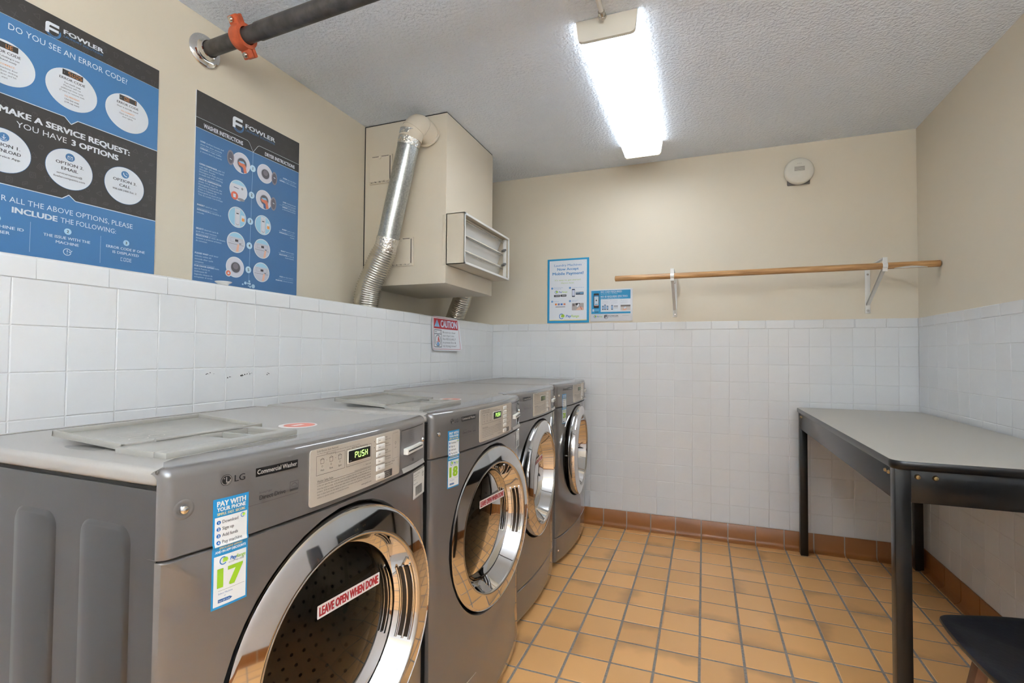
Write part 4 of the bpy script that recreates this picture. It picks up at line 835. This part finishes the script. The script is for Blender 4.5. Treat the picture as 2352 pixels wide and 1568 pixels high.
def m_front(parent, zb):
    b = MB(); zt = ZS-.002; per = []
    zs = lambda a, c, n: [a+(c-a)*k/n for k in range(n)]
    per += [(w_, zt) for w_ in WS[:-1]]+[(MW, z) for z in zs(zt, zb, 14)]+[(w_, zb) for w_ in WS[::-1][:-1]]+[(-MW, z) for z in zs(zb, zt, 14)]
    n = len(per); rings = []
    for t_ in (-.02, -.005, 0, .04, .15, .35, .6, .85, .985, 1.0):
        rg = []
        for (w_, z) in per:
            dx, dz = w_, z-ZDOOR; L = math.hypot(dx, dz); cw, cz = RH*dx/L, ZDOOR+RH*dz/L; q = max(t_, 0); a, c = cw+(w_-cw)*q, cz+(z-cz)*q
            x = DEP+D(a)-(.010 if t_ == -.02 else .003 if t_ == -.005 else 0)-(.0025 if t_ == 1.0 and abs(w_) < MW-1e-6 else 0)
            if t_ == -.02: a, c = a*.985, ZDOOR+(c-ZDOOR)*.985
            elif t_ == -.005: a, c = a*.993, ZDOOR+(c-ZDOOR)*.993
            rg.append((x, a, c))
        rings.append(rg)
    rings.append([(DEP-.0155, w_, z) for w_, z in per])
    b.add([v for rg in rings for v in rg], [(k*n+i, k*n+(i+1) % n, (k+1)*n+(i+1) % n, (k+1)*n+i) for k in range(len(rings)-1) for i in range(n)], M_mach)
    return b.build('front_panel', parent, smooth=40)

def m_skirt(parent, z0, z1):
    b = MB(); rows = []
    for w_ in WS:
        d = DEP+D(w_); pts = [(d-.02, z1), (d-.003, z1), (d, z1-.003), (d, z0+.02), (d-.004, z0), (d-.03, z0)]; rows.append([(x, w_, z) for x, z in pts])
    n = 6; b.add([v for r in rows for v in r], [(i*n+k, (i+1)*n+k, (i+1)*n+k+1, i*n+k+1) for i in range(len(rows)-1) for k in range(n-1)], M_mach)
    for r in (rows[0], rows[-1]): b.add(r, [list(range(n))], M_mach)
    return b.build('kick_panel', parent, smooth=40)

def door(parent, dryer, theta):
    s = 1 if dryer else -1                               # hinge side: dryers on the far edge, washers on the near edge
    hx_ = DEP+(.036 if dryer else .018); R0 = .258; c = (0, -s*.262, 0); X_ = (1, 0, 0); ns = 96
    back = -.040 if dryer else -.042
    b = MB(); b.lathe([(.200, back-.004), (.250, back), (.2565, back+.003), (R0+.001, back+.012), (R0+.001, -.010), (.2575, -.003), (.2560, -.0045), (.2535, -.0030), (.2512, -.0022), (.2500, -.0018), (.2485, -.0014), (.2110, .0080), (.2095, .0083), (.2065, .0080), (.2035, .0050), (.2015, .0005)]
                      + ([(.200, .0), (.190, -.030), (.182, -.050)] if dryer else [(.199, -.004), (.188, -.026), (.178, -.044)]), c, X_, M_chrome, ns)
    o = b.build('door', parent, (hx_, s*.262, ZDOOR), smooth=30); o.rotation_euler = (0, 0, s*theta); tag(o, 'chrome ringed round door standing ajar')
    gr, gh = (.1825, -.049) if dryer else (.1785, -.043)
    b = MB(); b.lathe([(gr+.004, gh+.0005), (gr-.004, gh-.001), (gr-.010, gh+.0005), (.150, gh+.006), (.110, gh+.012), (.06, gh+.016), (.0001, gh+.0175)], c, X_, M_glass, 64); tag(b.build('window_glass', o, smooth=60), 'dark smoked glass bowl')
    b = MB(); b.lathe([(gr+.002, gh-.002), (gr+.014, gh-.010), (.215, gh-.002), (.235, back-.001), (.2, back-.008)], c, X_, M_black, 64); b.build('inner_liner', o)
    b = MB(); b.lathe([(.2012, .0040), (.2024, .0068), (.2042, .0088), (.2062, .0094), (.2080, .0088)], c, X_, M_brass if False else M_steel, ns); b.build('inner_rim', o)
    # handle pocket in the funnel wall, on the free edge
    f0 = pi/2 if False else 0
    b = MB(); side = -s
    def fun(r, h, ang): return (h, c[1]+side*r*cos(ang), r*sin(ang))
    A = [-.42+.84*k/14 for k in range(15)]
    for (ra, ha, rb, hb, m_) in ((.1965, -.0065, .187, -.027, mat('handle shadow', (52, 42, 34), .3, metal=.6)),):
        b.add([fun(ra-.0012, ha+.0010, a_) for a_ in A]+[fun(rb-.0012, hb+.0010, a_) for a_ in A], [(k, k+1, 15+k+1, 15+k) for k in range(14)], m_)
    hd = b.build('handle_pocket', o, smooth=60)
    for (r_, h_) in ((.1985, -.003), (.1915, -.0165), (.1848, -.031)):
        b = MB(); b.tube([fun(r_-.002, h_+.0018, a_) for a_ in [-.44+.88*k/16 for k in range(17)]], .0026, M_chrome, 10); b.build('handle_rib', hd, smooth=60)
    b = MB(); b.box(-.030, -.004, (-s*.012)-.008, (-s*.012)+.008, -.045, .045, M_steel, .003); b.build('hinge', o)
    if not dryer:
        b = MB(); b.box(-.052, -.040, c[1]+.236-.01, c[1]+.236+.006, -.016, .016, M_steel, .002); b.build('latch', o)
    else:
        b = MB(); b.tube([(back, c[1]-.225, 0.0), (back-.030, c[1]-.225, 0.0)], .004, M_steel, 10); b.tube([(back-.030, c[1]-.225, 0), (back-.036, c[1]-.225, 0)], .008, M_steel, 12); b.build('latch', o)
    return o, gh, c

LBL = (40, 36, 34)
def fascia_print(parent, fas, kind, led, dark=True):
    F = lambda a, z, ly: (DEP+D(a)+.0005+ly*.00022, a, z)
    # brand lettering, straight on the fascia
    p = Print(F, .02)
    p.disc(-.2612, .9537, .0083, (18, 17, 17), 1, n=28); p.ring(-.2612, .9537, .0074, .0008, (132, 124, 116), 2); p.line([(-.2612, .9585), (-.2612, .9505), (-.2575, .9505)], .0011, (150, 142, 134), 2); p.disc(-.2645, .9565, .0009, (150, 142, 134), 2, n=8); p.ring(-.2612, .9537, .0058, .0009, (150, 142, 134), 2, -pi*.5, .05, n=10)
    p.text('LG', -.2492, .9488, .0098, (24, 22, 22), .0168, 'L', 2, .012)
    tag(p.build('brand_mark', fas), 'black round emblem and brand letters'); p = Print(F, .02)
    p.rect(-.2142, .9478, -.1334, .9615, (16, 15, 15), 1); p.text('Commercial '+kind, -.1738, .9515, .0072, (186, 180, 172), .0755, ly=2, bold=.008)
    tag(p.build('model_badge', fas), 'black badge with pale lettering'); p = Print(F, .02)
    p.text('Inverter', -.2070, .9195, .0042, (62, 57, 54), .0228, 'L', 2); p.text('Direct Drive', -.2070, .9100, .0072, (40, 36, 34), .0485, 'L', 2, .012)
    p.frame(-.1492, .9100, -.1322, .9255, .0008, (60, 56, 53), 1); p.ring(-.1405, .9165, .0065, .0008, (60, 56, 53), 2, .2, 2.9, n=10); p.rect(-.1488, .9102, -.1326, .9135, (60, 56, 53), 2); p.text('energy', -.1407, .9155, .0032, (70, 66, 64), .011, ly=3, slant=.2)
    p.line([(-.2262, .9045), (-.1320, .9045)], .0009, (76, 70, 66), 1)
    p.build('drive_lettering', fas)
    # control panel
    p0 = Print(lambda a, z, ly: (DEP+D(a)+.0005+ly*.0013, a, z), .02)
    b = MB(); nn = 24
    f0 = [(-.1075+.2875*k/nn) for k in range(nn+1)]
    def ez(a): e = max(0, .006-min(a+.1075, .180-a)); return .006-sqrt(max(0, .006**2-e*e))
    a_ = sorted(set(f0+[-.1070, -.1055, -.1035, .1795, .178, .176]))
    top = [(a, .9712-ez(a)) for a in a_]; bot = [(a, .8695+ez(a)) for a in a_]
    def V(a, z, d): return (DEP+D(a)+d, a, z)
    m1 = len(a_); vs = [V(a, z, .0022) for a, z in top]+[V(a, z, .0022) for a, z in bot]+[V(a, z, -.002) for a, z in top]+[V(a, z, -.002) for a, z in bot]
    fs = [(k, k+1, m1+k+1, m1+k) for k in range(m1-1)]+[(k, k+1, 2*m1+k+1, 2*m1+k) for k in range(m1-1)]+[(m1+k, m1+k+1, 3*m1+k+1, 3*m1+k) for k in range(m1-1)]+[(0, m1, 3*m1, 2*m1), (m1-1, 2*m1-1, 4*m1-1, 3*m1-1)]
    b.add(vs, fs, M_panel); pan = tag(b.build('control_panel', parent, smooth=30), 'pale metallic control panel')
    p = Print(lambda a, z, ly: (DEP+D(a)+.0024+ly*.00018, a, z), .02); K = (84, 76, 70)
    p.text('Suds=Excess Suds Removal', -.0931, .9655, .0036, K, .054, 'L'); p.text('Too Much soap results in extended cycle time and may leave soap residue on clothes', -.0931, .9618, .0021, K, .118, 'L')
    p.line([(-.0700, .9583), (-.0937, .9583), (-.0937, .9238), (-.0198, .9238), (-.0198, .9575), (-.0440, .9575)], .0006, K, 1); p.text('Processing', -.0571, .9570, .0042, K, .0245)
    p.line([(-.0040, .9577), (-.0146, .9577), (-.0146, .9238), (.0635, .9238), (.0635, .9570), (.0555, .9570)], .0006, K, 1); p.text('EST Time Remaining', .0255, .9560, .0040, K, .050)
    for a, s_ in ((-.0794, 'Wash'), (-.0567, 'Rinse'), (-.0336, 'Spin')):
        p.text(s_, a, .9300, .0034, K, .0090); p.frame(a-.0040, .9435, a+.0040, .9510, .0006, K, 1); p.line([(a-.005, .9505), (a, .9535), (a+.005, .9505)], .0006, K, 1); p.ring(a, .9385, .0018, .0005, K, 1, n=8)
    for a in (-.0680, -.0452): p.disc(a, .9480, .0007, K, 1, n=6)
    p.text('Estimated times: Wash may take several minutes more', .0640, .9098, .0022, K, .054, 'R'); p.disc(.0395, .9170, .0007, K, 1, n=6); p.text('Door Lock', .0630, .9158, .0028, K, .018, 'R')
    p.text('Washer Safety Rules' if kind == 'Washer' else 'Dryer Safety Rules', -.0912, .9105, .0044, K, .040, 'L'); p.line([(-.0917, .9088), (.0640, .9082)], .0006, K, 1)
    for k, s_ in enumerate(('1) Do not open the door until the cycle has completed, the door lock light shuts off, and the', 'drum has come to a stop.  2) Do not wash articles that are flammable, contain flammable items or', 'products.  3) Do not tamper with the door safety switch or door lock.  4) Do not attempt to open the', 'door or place hands into the washer to remove or add clothes during operation.  5) Do not allow', 'children to operate and play in or around the machine.')):
        p.text(s_, -.0908, .9032-k*.0053, .0029, K, .154 if k < 4 else .084, 'L')
    p.text('www.geicb.com', .0652, .8775, .0034, K, .034, 'R')
    for z_, s_, s2 in ((.9605, 'Hot', 'Regular cotton'), (.9462, 'Warm', 'Perm press'), (.9318, 'Cold', 'Bright colors'), (.9172, 'Delicates', 'Wool, delicates'), (.9025, 'Add Super Wash', 'Extra soil, extra rinse')): p.text(s_, .1162, z_, .0036, K, {'Hot': .008, 'Warm': .014, 'Cold': .010, 'Delicates': .022}.get(s_, .040), 'L'); p.text(s2, .1162, z_-.0045, .0024, K, .022 if 'Super' not in s_ else .032, 'L')
    p.face([(.0735, .9580), (.0765, .9580), (.0750, .9610)], K, 1); p.face([(.0735, .9470), (.0765, .9470), (.0750, .9440)], K, 1)
    p.rr(.1136, .8725, .1465, .8880, .001, (64, 60, 58), 1)
    for k, s_ in enumerate(('Start/Pause', 'Inicio/Pausa', 'Marche')): p.text(s_, .1155, .8835-k*.0042, .0028, (196, 188, 178), .020, 'L')
    p.frame(.1478, .9085, .1722, .9655, .0007, (150, 140, 128), 1); p.ring(.160, .9430, .0028, .0006, K, 1, n=10); p.line([(.160, .9402), (.160, .9375)], .0006, K, 1); p.text('Wi-Fi', .160, .9310, .0026, K, .007)
    p.build('panel_print', pan)
    b = MB()
    for z_ in (.9592, .9445, .9297, .9148, .8999, .8808):
        b = MB(); x = DEP+D(.097)+.0024; b.box(x-.002, x+.0028, .0825, .1115, z_-.0058, z_+.0058, M_button, .0012); bt = b.build('button', pan)
        b = MB(); b.box(x+.0027, x+.0031, .088, .094, z_-.0005, z_+.0005, mat('button mark', (120, 116, 112), .5)); b.build('button_mark', bt)
    b = MB(); x = DEP+D(.0243)+.0024; b.box(x-.002, x+.0012, -.0115, .0602, .9292, .9550, M_offw, .0010); b.box(x-.001, x+.0016, -.0098, .0585, .9308, .9535, M_black if led else mat('lcd', (84, 90, 72), .3), .0006); ds = b.build('display', pan)
    pd = Print(lambda a, z, ly: (x+.0017+ly*.0001, a, z)); pd.seg('PUSH', .0085, .9368, .0125, .040, M_led if led > 0 else (150, 178, 84), 1); pd.text('min', -.0075, .9330, .0022, (190, 190, 190), .006, 'L', 1); tag(pd.build('digits', ds), 'green lit digits')
    # card reader
    b = MB(); xr = lambda a: DEP+D(a)
    A = [.190+.128*k/8 for k in range(9)]
    b.add([(xr(a)+.0008, a, .966) for a in A]+[(xr(a)+.0008, a, .8745) for a in A], [(k, k+1, 9+k+1, 9+k) for k in range(8)], M_mach)
    for k in range(8): b.add([(xr(A[k])+.0012, A[k], .9655), (xr(A[k+1])+.0012, A[k+1], .9655), (xr(A[k+1])+.0012, A[k+1], .9638), (xr(A[k])+.0012, A[k], .9638)], [(0, 1, 2, 3)], M_gap)
    for k in range(8):
        z0_, z1_ = .872-.001*k, .879-.0005*k
        b.add([(xr(A[k])+.0030, A[k], .8765), (xr(A[k+1])+.0030, A[k+1], .8765), (xr(A[k+1])+.0075, A[k+1], .8660), (xr(A[k])+.0075, A[k], .8660)], [(0, 1, 2, 3)], M_machtop)
    cr = b.build('card_reader', parent)
    tag(cr, 'recessed card reader panel')
    b = MB(); x = xr(.25)+.001; ax = (Vector((1, .19, 0)).normalized(), Vector((-.19, 1, 0)).normalized(), Vector((0, 0, 1))); b.obox((x+.0025, .250, .9142), ax, (.006, .050, .0072), M_button, .0012); b.obox((x+.0078, .250, .9150), ax, (.002, .044, .0016), M_black); b.build('card_slot', cr)
    p = Print(lambda a, z, ly: (xr(a)+.0014+ly*.0002, a, z), .02)
    for k, s_ in enumerate(('1. Load Machine', '2. Close Door', '3. Select Cycle', '4. Insert Card', '5. Press Start', '6. Wait for Time', '7. Remove Card')): p.text(s_, .2245, .9572-k*.0047, .0034, (64, 58, 54), .038, 'L')
    p.build('reader_steps', cr); p = Print(lambda a, z, ly: (xr(a)+.0014+ly*.0002, a, z), .02)
    p.frame(.2250, .8790, .2760, .8955, .0006, (88, 82, 76), 1); p.rect(.247, .8830, .255, .8900, (44, 40, 38), 1); p.line([(.226, .9), (.25, .902), (.285, .901)], .0012, (70, 64, 60), 1)
    p.build('reader_diagram', cr)

def payment_sticker(parent, num):
    F = lambda a, z, ly: (DEP+D(a)+.0007+ly*.0002+(.0016*math.exp(-((z-.8585)/.0032)**2)), a, z)
    p = Print(F, .012); BL = (32, 138, 192); W2 = (228, 228, 226); x0, x1 = -.2795, -.2255
    for z0, z1 in ((.766, .80), (.80, .85), (.85, .8525), (.8525, .8545), (.8545, .8565), (.8565, .8585), (.8585, .8605), (.8605, .8625), (.8625, .868), (.868, .90), (.90, .928)): p.rect(x0, z0, x1, z1, BL, 0)
    for z0, z1 in ((.8575, .8590), (.8590, .8605), (.8605, .8620), (.862, .864), (.864, .867), (.867, .87), (.87, .9005)): p.rect(x0+.0028, z0, x1-.0024, z1, W2, 1)
    p.rect(x0+.0028, .7695, x1-.0024, .8432, W2, 1); c = (x0+x1)/2
    p.text('PAY WITH', c, .9165, .0075, W2, .043, bold=.035); p.text('YOUR PHONE', c, .9092, .0056, W2, .043, bold=.03); p.text('SIMPLE. FAST. SECURE.', c, .9032, .0038, (226, 206, 150), .0425, bold=.02)
    for k, s_ in enumerate(('Download', 'Sign up', 'Add funds', 'Pay machine')):
        z_ = .8928-k*.0099; p.disc(-.2712, z_, .0030, (40, 110, 184), 2, n=16); p.text(str(k+1), -.2712, z_-.0017, .0034, W2, bold=.02); p.text(s_, -.2660, z_-.0020, .0047, (70, 68, 68), {0: .0235, 1: .0170, 2: .0235, 3: .0300}[k], 'L', 3, .006)
    payrange(p, -.2385, .8925, .0060, .02, only=True)
    p.text('EXCLUSIVE OFFERS', c, .8530, .0030, (226, 206, 150), .034, bold=.02); p.text('AND IN-APP DISCOUNTS', c, .8475, .0036, W2, .046, bold=.025)
    payrange(p, -.2690, .8300, .0100, .0300); p.text('ACCEPTED HERE', -.2560, .8285, .0024, (130, 130, 130), .024, 'L')
    p.text(num, c, .7970, .0262, (150, 190, 40), .0345, bold=.045); p.line([(-.2700, .7915), (-.2300, .7915)], .0005, (150, 150, 150), 2)
    p.text('Select Machine', -.2700, .7860, .0026, (60, 110, 170), .021, 'L'); p.text('or', -.2600, .7818, .0022, (60, 110, 170)); p.face([(-.2700, .7740), (-.2530, .7740), (-.2490, .7765), (-.2530, .7790), (-.2700, .7790)], (36, 90, 150), 2); p.text('Scan QR Code', -.2690, .7752, .0024, W2, .0160, 'L')
    tag(p.build('payment_sticker', parent), 'blue and white pay-by-phone sticker numbered '+num)

def asset_label(parent):
    F = lambda a, z, ly: (DEP+D(a)+.0007+ly*.0002, a, z); p = Print(F, .012); p.rect(.2555, .7850, .3355, .8510, (222, 220, 214), 0); K = (80, 78, 76)
    for k, s_ in enumerate(('Fowler Route Company', 'For Service Call', '1-800-555', )): p.text(s_ if k < 2 else 'Made in', .2590, .8430-k*.0062, .0032, K, (.040, .030, .016)[k], 'L')
    p.ring(.3220, .8360, .0062, .0012, K, 2); p.line([(.3190, .8345), (.3190, .8385), (.3245, .8385)], .0012, K, 2); p.text('Machine Code', .2590, .8205, .0030, K, .026, 'L')
    a = .272; k = 0
    while a < .3170: wd = (.0008, .0016, .0010, .0022)[k % 4]; p.rect(a, .7905, a+wd, .8135, (74, 72, 70), 1); a += wd+(.0010, .0007, .0014)[k % 3]; k += 1
    p.line([(.2590, .7870), (.3320, .7870)], .0006, K, 1); p.build('barcode_label', parent)

def door_sticker(dr, c, x, a, z, L, tilt, txt):
    ct, st = cos(tilt), sin(tilt); F = lambda q, r, ly: (x+ly*.0003, c[1]+a+q*ct-r*st, z+q*st+r*ct)
    p = Print(F); p.rr(-L/2, -.0125, L/2, .0125, .002, (226, 222, 220), 0); p.text(txt, 0, -.0078, .0156, (172, 44, 50), L*.94, ly=1, bold=.05); tag(p.build('door_sticker', dr), 'white sticker with red capitals on the glass')

def machine(xs, yc, dryer, theta, num, label, led=1):
    kind = 'Dryer' if dryer else 'Washer'
    t = thing('tumble_dryer' if dryer else 'washing_machine', (xs-DEP, yc, 0), label, 'dryer' if dryer else 'washing machine', 'laundry machines along the low wall')
    b = MB(); x0, x1, w0, z0, z1 = -DEP, DEP-.0145, .3415, .030, .9535
    vs = [(x, y, z) for x in (x0, x1) for y in (-w0, w0) for z in (z0, z1)]
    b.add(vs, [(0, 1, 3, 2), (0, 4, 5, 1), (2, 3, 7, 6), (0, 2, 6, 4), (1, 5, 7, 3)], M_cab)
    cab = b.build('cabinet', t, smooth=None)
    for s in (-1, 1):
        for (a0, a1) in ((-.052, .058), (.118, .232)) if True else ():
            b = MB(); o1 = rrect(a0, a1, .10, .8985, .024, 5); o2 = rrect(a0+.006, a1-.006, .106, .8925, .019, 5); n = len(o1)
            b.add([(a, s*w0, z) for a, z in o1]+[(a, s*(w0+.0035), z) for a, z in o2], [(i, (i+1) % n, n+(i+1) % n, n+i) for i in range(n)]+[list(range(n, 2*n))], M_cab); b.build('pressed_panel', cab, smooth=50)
    b = MB(); b.box(-DEP+.002, DEP-.020, -.339, .339, .9535, .9585, M_gap); b.build('top_seam', t)
    b = MB(); b.box(-DEP, DEP-.0185, -MW, MW, .9575, ZTOP, M_machtop, .009, 3)
    if not dryer:                                        # wells of the detergent drawer sunk into the top
        k_ = [i for i, f in enumerate(b.f) if len(f) == 4 and all(abs(b.v[q][2]-ZTOP) < 1e-5 for q in f)][0]; f_ = b.f.pop(k_); b.m.pop(k_)
        xs_ = sorted({round(b.v[q][0], 5) for q in f_}); ys_ = sorted({round(b.v[q][1], 5) for q in f_}); X0, X1, Y0, Y1 = .120, .198, -.158, -.054; zf = .9600
        b.add([(xs_[0], ys_[0], ZTOP), (xs_[1], ys_[0], ZTOP), (xs_[1], ys_[1], ZTOP), (xs_[0], ys_[1], ZTOP), (X0, Y0, ZTOP), (X1, Y0, ZTOP), (X1, Y1, ZTOP), (X0, Y1, ZTOP), (X0, Y0, zf), (X1, Y0, zf), (X1, Y1, zf), (X0, Y1, zf)],
              [(0, 1, 5, 4), (1, 2, 6, 5), (2, 3, 7, 6), (3, 0, 4, 7), (4, 5, 9, 8), (5, 6, 10, 9), (6, 7, 11, 10), (7, 4, 8, 11), (8, 9, 10, 11)], M_machtop)
    tp = b.build('top_cover', t)
    b = MB(); b.box(-DEP+.028, DEP-.11, .312, .322, ZTOP-.004, ZTOP+.0012, M_machtop, .001); b.box(-DEP+.014, -DEP+.024, -.30, .322, ZTOP-.004, ZTOP+.0012, M_machtop, .001); b.box(-DEP+.028, DEP-.11, .3225, .3245, ZTOP-.002, ZTOP+.0003, M_gap); b.box(-DEP+.024, -DEP+.026, -.3, .322, ZTOP-.002, ZTOP+.0003, M_gap); b.build('top_rib', tp)
    fas = m_fascia(t); fr = m_front(t, .160 if dryer else .030)
    # screws in the fascia ends
    for s in (-1, 1):
        b = MB(); x = DEP+D(.318); b.lathe([(.0140, .0002), (.0125, .0009), (.0095, .0004), (.0070, -.0005)], (x, s*.318, .9245), (1, s*.19, 0), M_mach, 24); sc = b.build('screw_dimple', fas, smooth=60)
    for s in (-1, 1):
        b = MB(); x = DEP+D(.318); b.lathe([(0, .0052), (.0035, .0048), (.0055, .0035), (.0066, .0005)], (x, s*.318, .9245), (1, s*.19, 0), M_chrome, 16); b.build('screw', fas)
    fascia_print(t, fas, kind, led)
    if num: payment_sticker(t, num)
    asset_label(t)
    if dryer:
        m_skirt(t, .030, .156)
        b = MB(); x = DEP+D(.318); b.lathe([(0, .005), (.0035, .0045), (.006, .0005)], (x, -.318, .088), (1, -.19, 0), M_chrome, 14); b.build('skirt_screw', t)
    else:
        b = MB(); pts = [(-.253, .045), (-.115, .045), (-.115, .165), (-.119, .169), (-.249, .169), (-.253, .165)]
        vs = [(DEP+D(a)+.0015, a, z) for a, z in pts]; A = [-.253, -.22, -.18, -.15, -.115]
        for k in range(4): b.add([(DEP+D(A[k])+.002, A[k], .045), (DEP+D(A[k+1])+.002, A[k+1], .045), (DEP+D(A[k+1])+.002, A[k+1], .168), (DEP+D(A[k])+.002, A[k], .168)], [(0, 1, 2, 3)], M_mach); b.add([(DEP+D(A[k])+.002, A[k], .168), (DEP+D(A[k+1])+.002, A[k+1], .168), (DEP+D(A[k+1])-.001, A[k+1], .170), (DEP+D(A[k])-.001, A[k], .170)], [(0, 1, 2, 3)], M_steel)
        b.add([(DEP+D(.115)+.002, -.115, .045), (DEP+D(.115)-.001, -.1135, .045), (DEP+D(.115)-.001, -.1135, .168), (DEP+D(.115)+.002, -.115, .168)], [(0, 1, 2, 3)], M_steel); b.build('filter_cover', t)
    # tub seen through the door
    hc = (DEP+.022, 0, ZDOOR); b = MB(); b.lathe([(RH-.003, .0), (RH-.004, -.035), (.240, -.050), (.222, -.052), (.214, -.062), (.216, -.080)], hc, (1, 0, 0), M_black, 64); b.build('door_gasket', t, smooth=50)
    b = MB(); b.lathe([(.216, -.078), (.228, -.086), (.232, -.10), (.232, -.36), (.215, -.385), (.12, -.395), (0.0001, -.372)], hc, (1, 0, 0), M_steel, 48); dr_ = b.build('drum', t, smooth=40)
    b = MB()
    for i in range(9):
        for k in range(44):
            an = 2*pi*(k+.5*(i % 2))/44; xx = hc[0]-.115-i*.027; r = .2312
            for q in (0,):
                e = [(.0045*cos(v_), .0045*sin(v_)) for v_ in [pi/3*j for j in range(6)]]; b.add([(xx+ex, (r)*cos(an+ey/r), ZDOOR+r*sin(an+ey/r)) for ex, ey in e], [list(range(6))], M_gap)
    tag(b.build('perforations', dr_, raw=True), kind='stuff')
    d, gh, c = door(t, dryer, theta)
    if num in ('17', '18'): door_sticker(d, c, gh+.0195, .020, .079, .168, .0, 'LEAVE OPEN WHEN DONE')
    elif dryer: door_sticker(d, c, gh+.0195, .0, .070, .170, .06, 'CLEAN LINT FILTER')
    if not dryer:
        # detergent drawer with its lid folded back
        lx0, lx1, a0, a1, zz = .108, .228, -.292, -.030, ZTOP
        b = MB(); b.box(lx0, lx1-.028, a0, a0+.135, zz-.002, zz+.0095, M_tray, .0015); b.box(lx0, lx0+.010, a0+.134, a1-.02, zz-.002, zz+.0092, M_tray, .001); b.box(lx1-.029, lx1, a0, a1, zz-.002, zz+.0098, M_tray, .003); b.box(lx0, lx1-.028, a1-.022, a1, zz-.002, zz+.0094, M_tray, .0015)
        b.box(lx0+.010, lx1-.028, a0+.182, a0+.190, ZTOP-.0225, zz+.008, M_tray, .001); dw = b.build('detergent_drawer', t)
        b = MB(); b.tube([(lx0+.004, a0+.06, zz+.0115), (lx0+.004, a1-.03, zz+.0115)], .0032, M_tray, 12); b.build('hinge_rod', dw)
        b = MB(); Lx, Lw, th_ = .193, .1375, .0065
        b.box(-Lx, 0, -Lw, Lw, 0, .003, M_tray, .001)
        for (u0, u1, v0, v1) in ((-Lx, -Lx+.006, -Lw, Lw), (-.006, 0, -Lw, Lw), (-Lx, 0, -Lw, -Lw+.006), (-Lx, 0, Lw-.006, Lw)): b.box(u0, u1, v0, v1, 0, .011, M_tray, .002)
        ld = b.build('dispenser_lid', t, (lx0-.002, -.1425, zz+.0012)); ld.rotation_euler = (0, math.radians(3.4), 0); tag(ld, 'detergent lid folded back on the top')
        p = Print(lambda a, z, ly: (z, a, .0034)); GT = (186, 182, 172)
        for k, a in enumerate((-.09, -.02, .05)):
            for q in range(4): p.rect(a, -.125+q*.012, a+.05-(q % 2)*.012, -.122+q*.012, GT)
        p.ring(-.075, -.06, .016, .002, GT, n=16, rb=.012); p.ring(-.04, -.065, .014, .002, GT, n=16, rb=.011); p.build('moulded_marks', ld)
        b = MB(); b.lathe([(0, .0006), (.040, .0006), (.0405, 0)], (.135, .066, ZTOP), (0, 0, 1), pmat((214, 208, 204)), 40); st = b.build('round_sticker', tp); 
        p = Print(lambda a, z, ly: (.135+z, .066+a, ZTOP+.0007+ly*.0002)); p.disc(0, .004, .033, (206, 120, 104), 1); p.rect(-.018, -.004, .012, .008, (226, 214, 208), 2); p.build('sticker_print', st)
        b = MB(); b.lathe([(0, .0004), (.046, .0004), (.048, .0)], (0, 0, 0), (0, 0, 1), mat('recess shade grey', (120, 117, 112), .45), 32); fr_ = b.build('finger_recess_shade', tp, (.012, -.282, ZTOP+.0002)); fr_.scale = (1, .30, 1)  # flat ellipse, not sunk in; the recess's shade is put into its darker grey
    for sx in (-1, 1):
        for sy in (-1, 1):
            b = MB(); b.lathe([(.0, .0), (.020, .0), (.021, .006), (.012, .010), (.010, .034)], (sx*.24, sy*.29, 0), (0, 0, 1), M_black, 20); b.build('foot', t)
    return t
machine(.778, -2.588, False, .100, '17', 'graphite washing machine with sticker 17 at the open end of the row')
machine(.778, -1.868, False, .100, '18', 'graphite washing machine with sticker 18 between number 17 and a dryer')
machine(.722, -1.178, True, .055, '', 'graphite tumble dryer without a payment sticker between washer 18 and dryer 20', led=0)
machine(.722, -.447, True, .085, '20', 'graphite tumble dryer with sticker 20 beside the back wall', led=0)

bpy.data.objects.remove(_to, do_unlink=True)
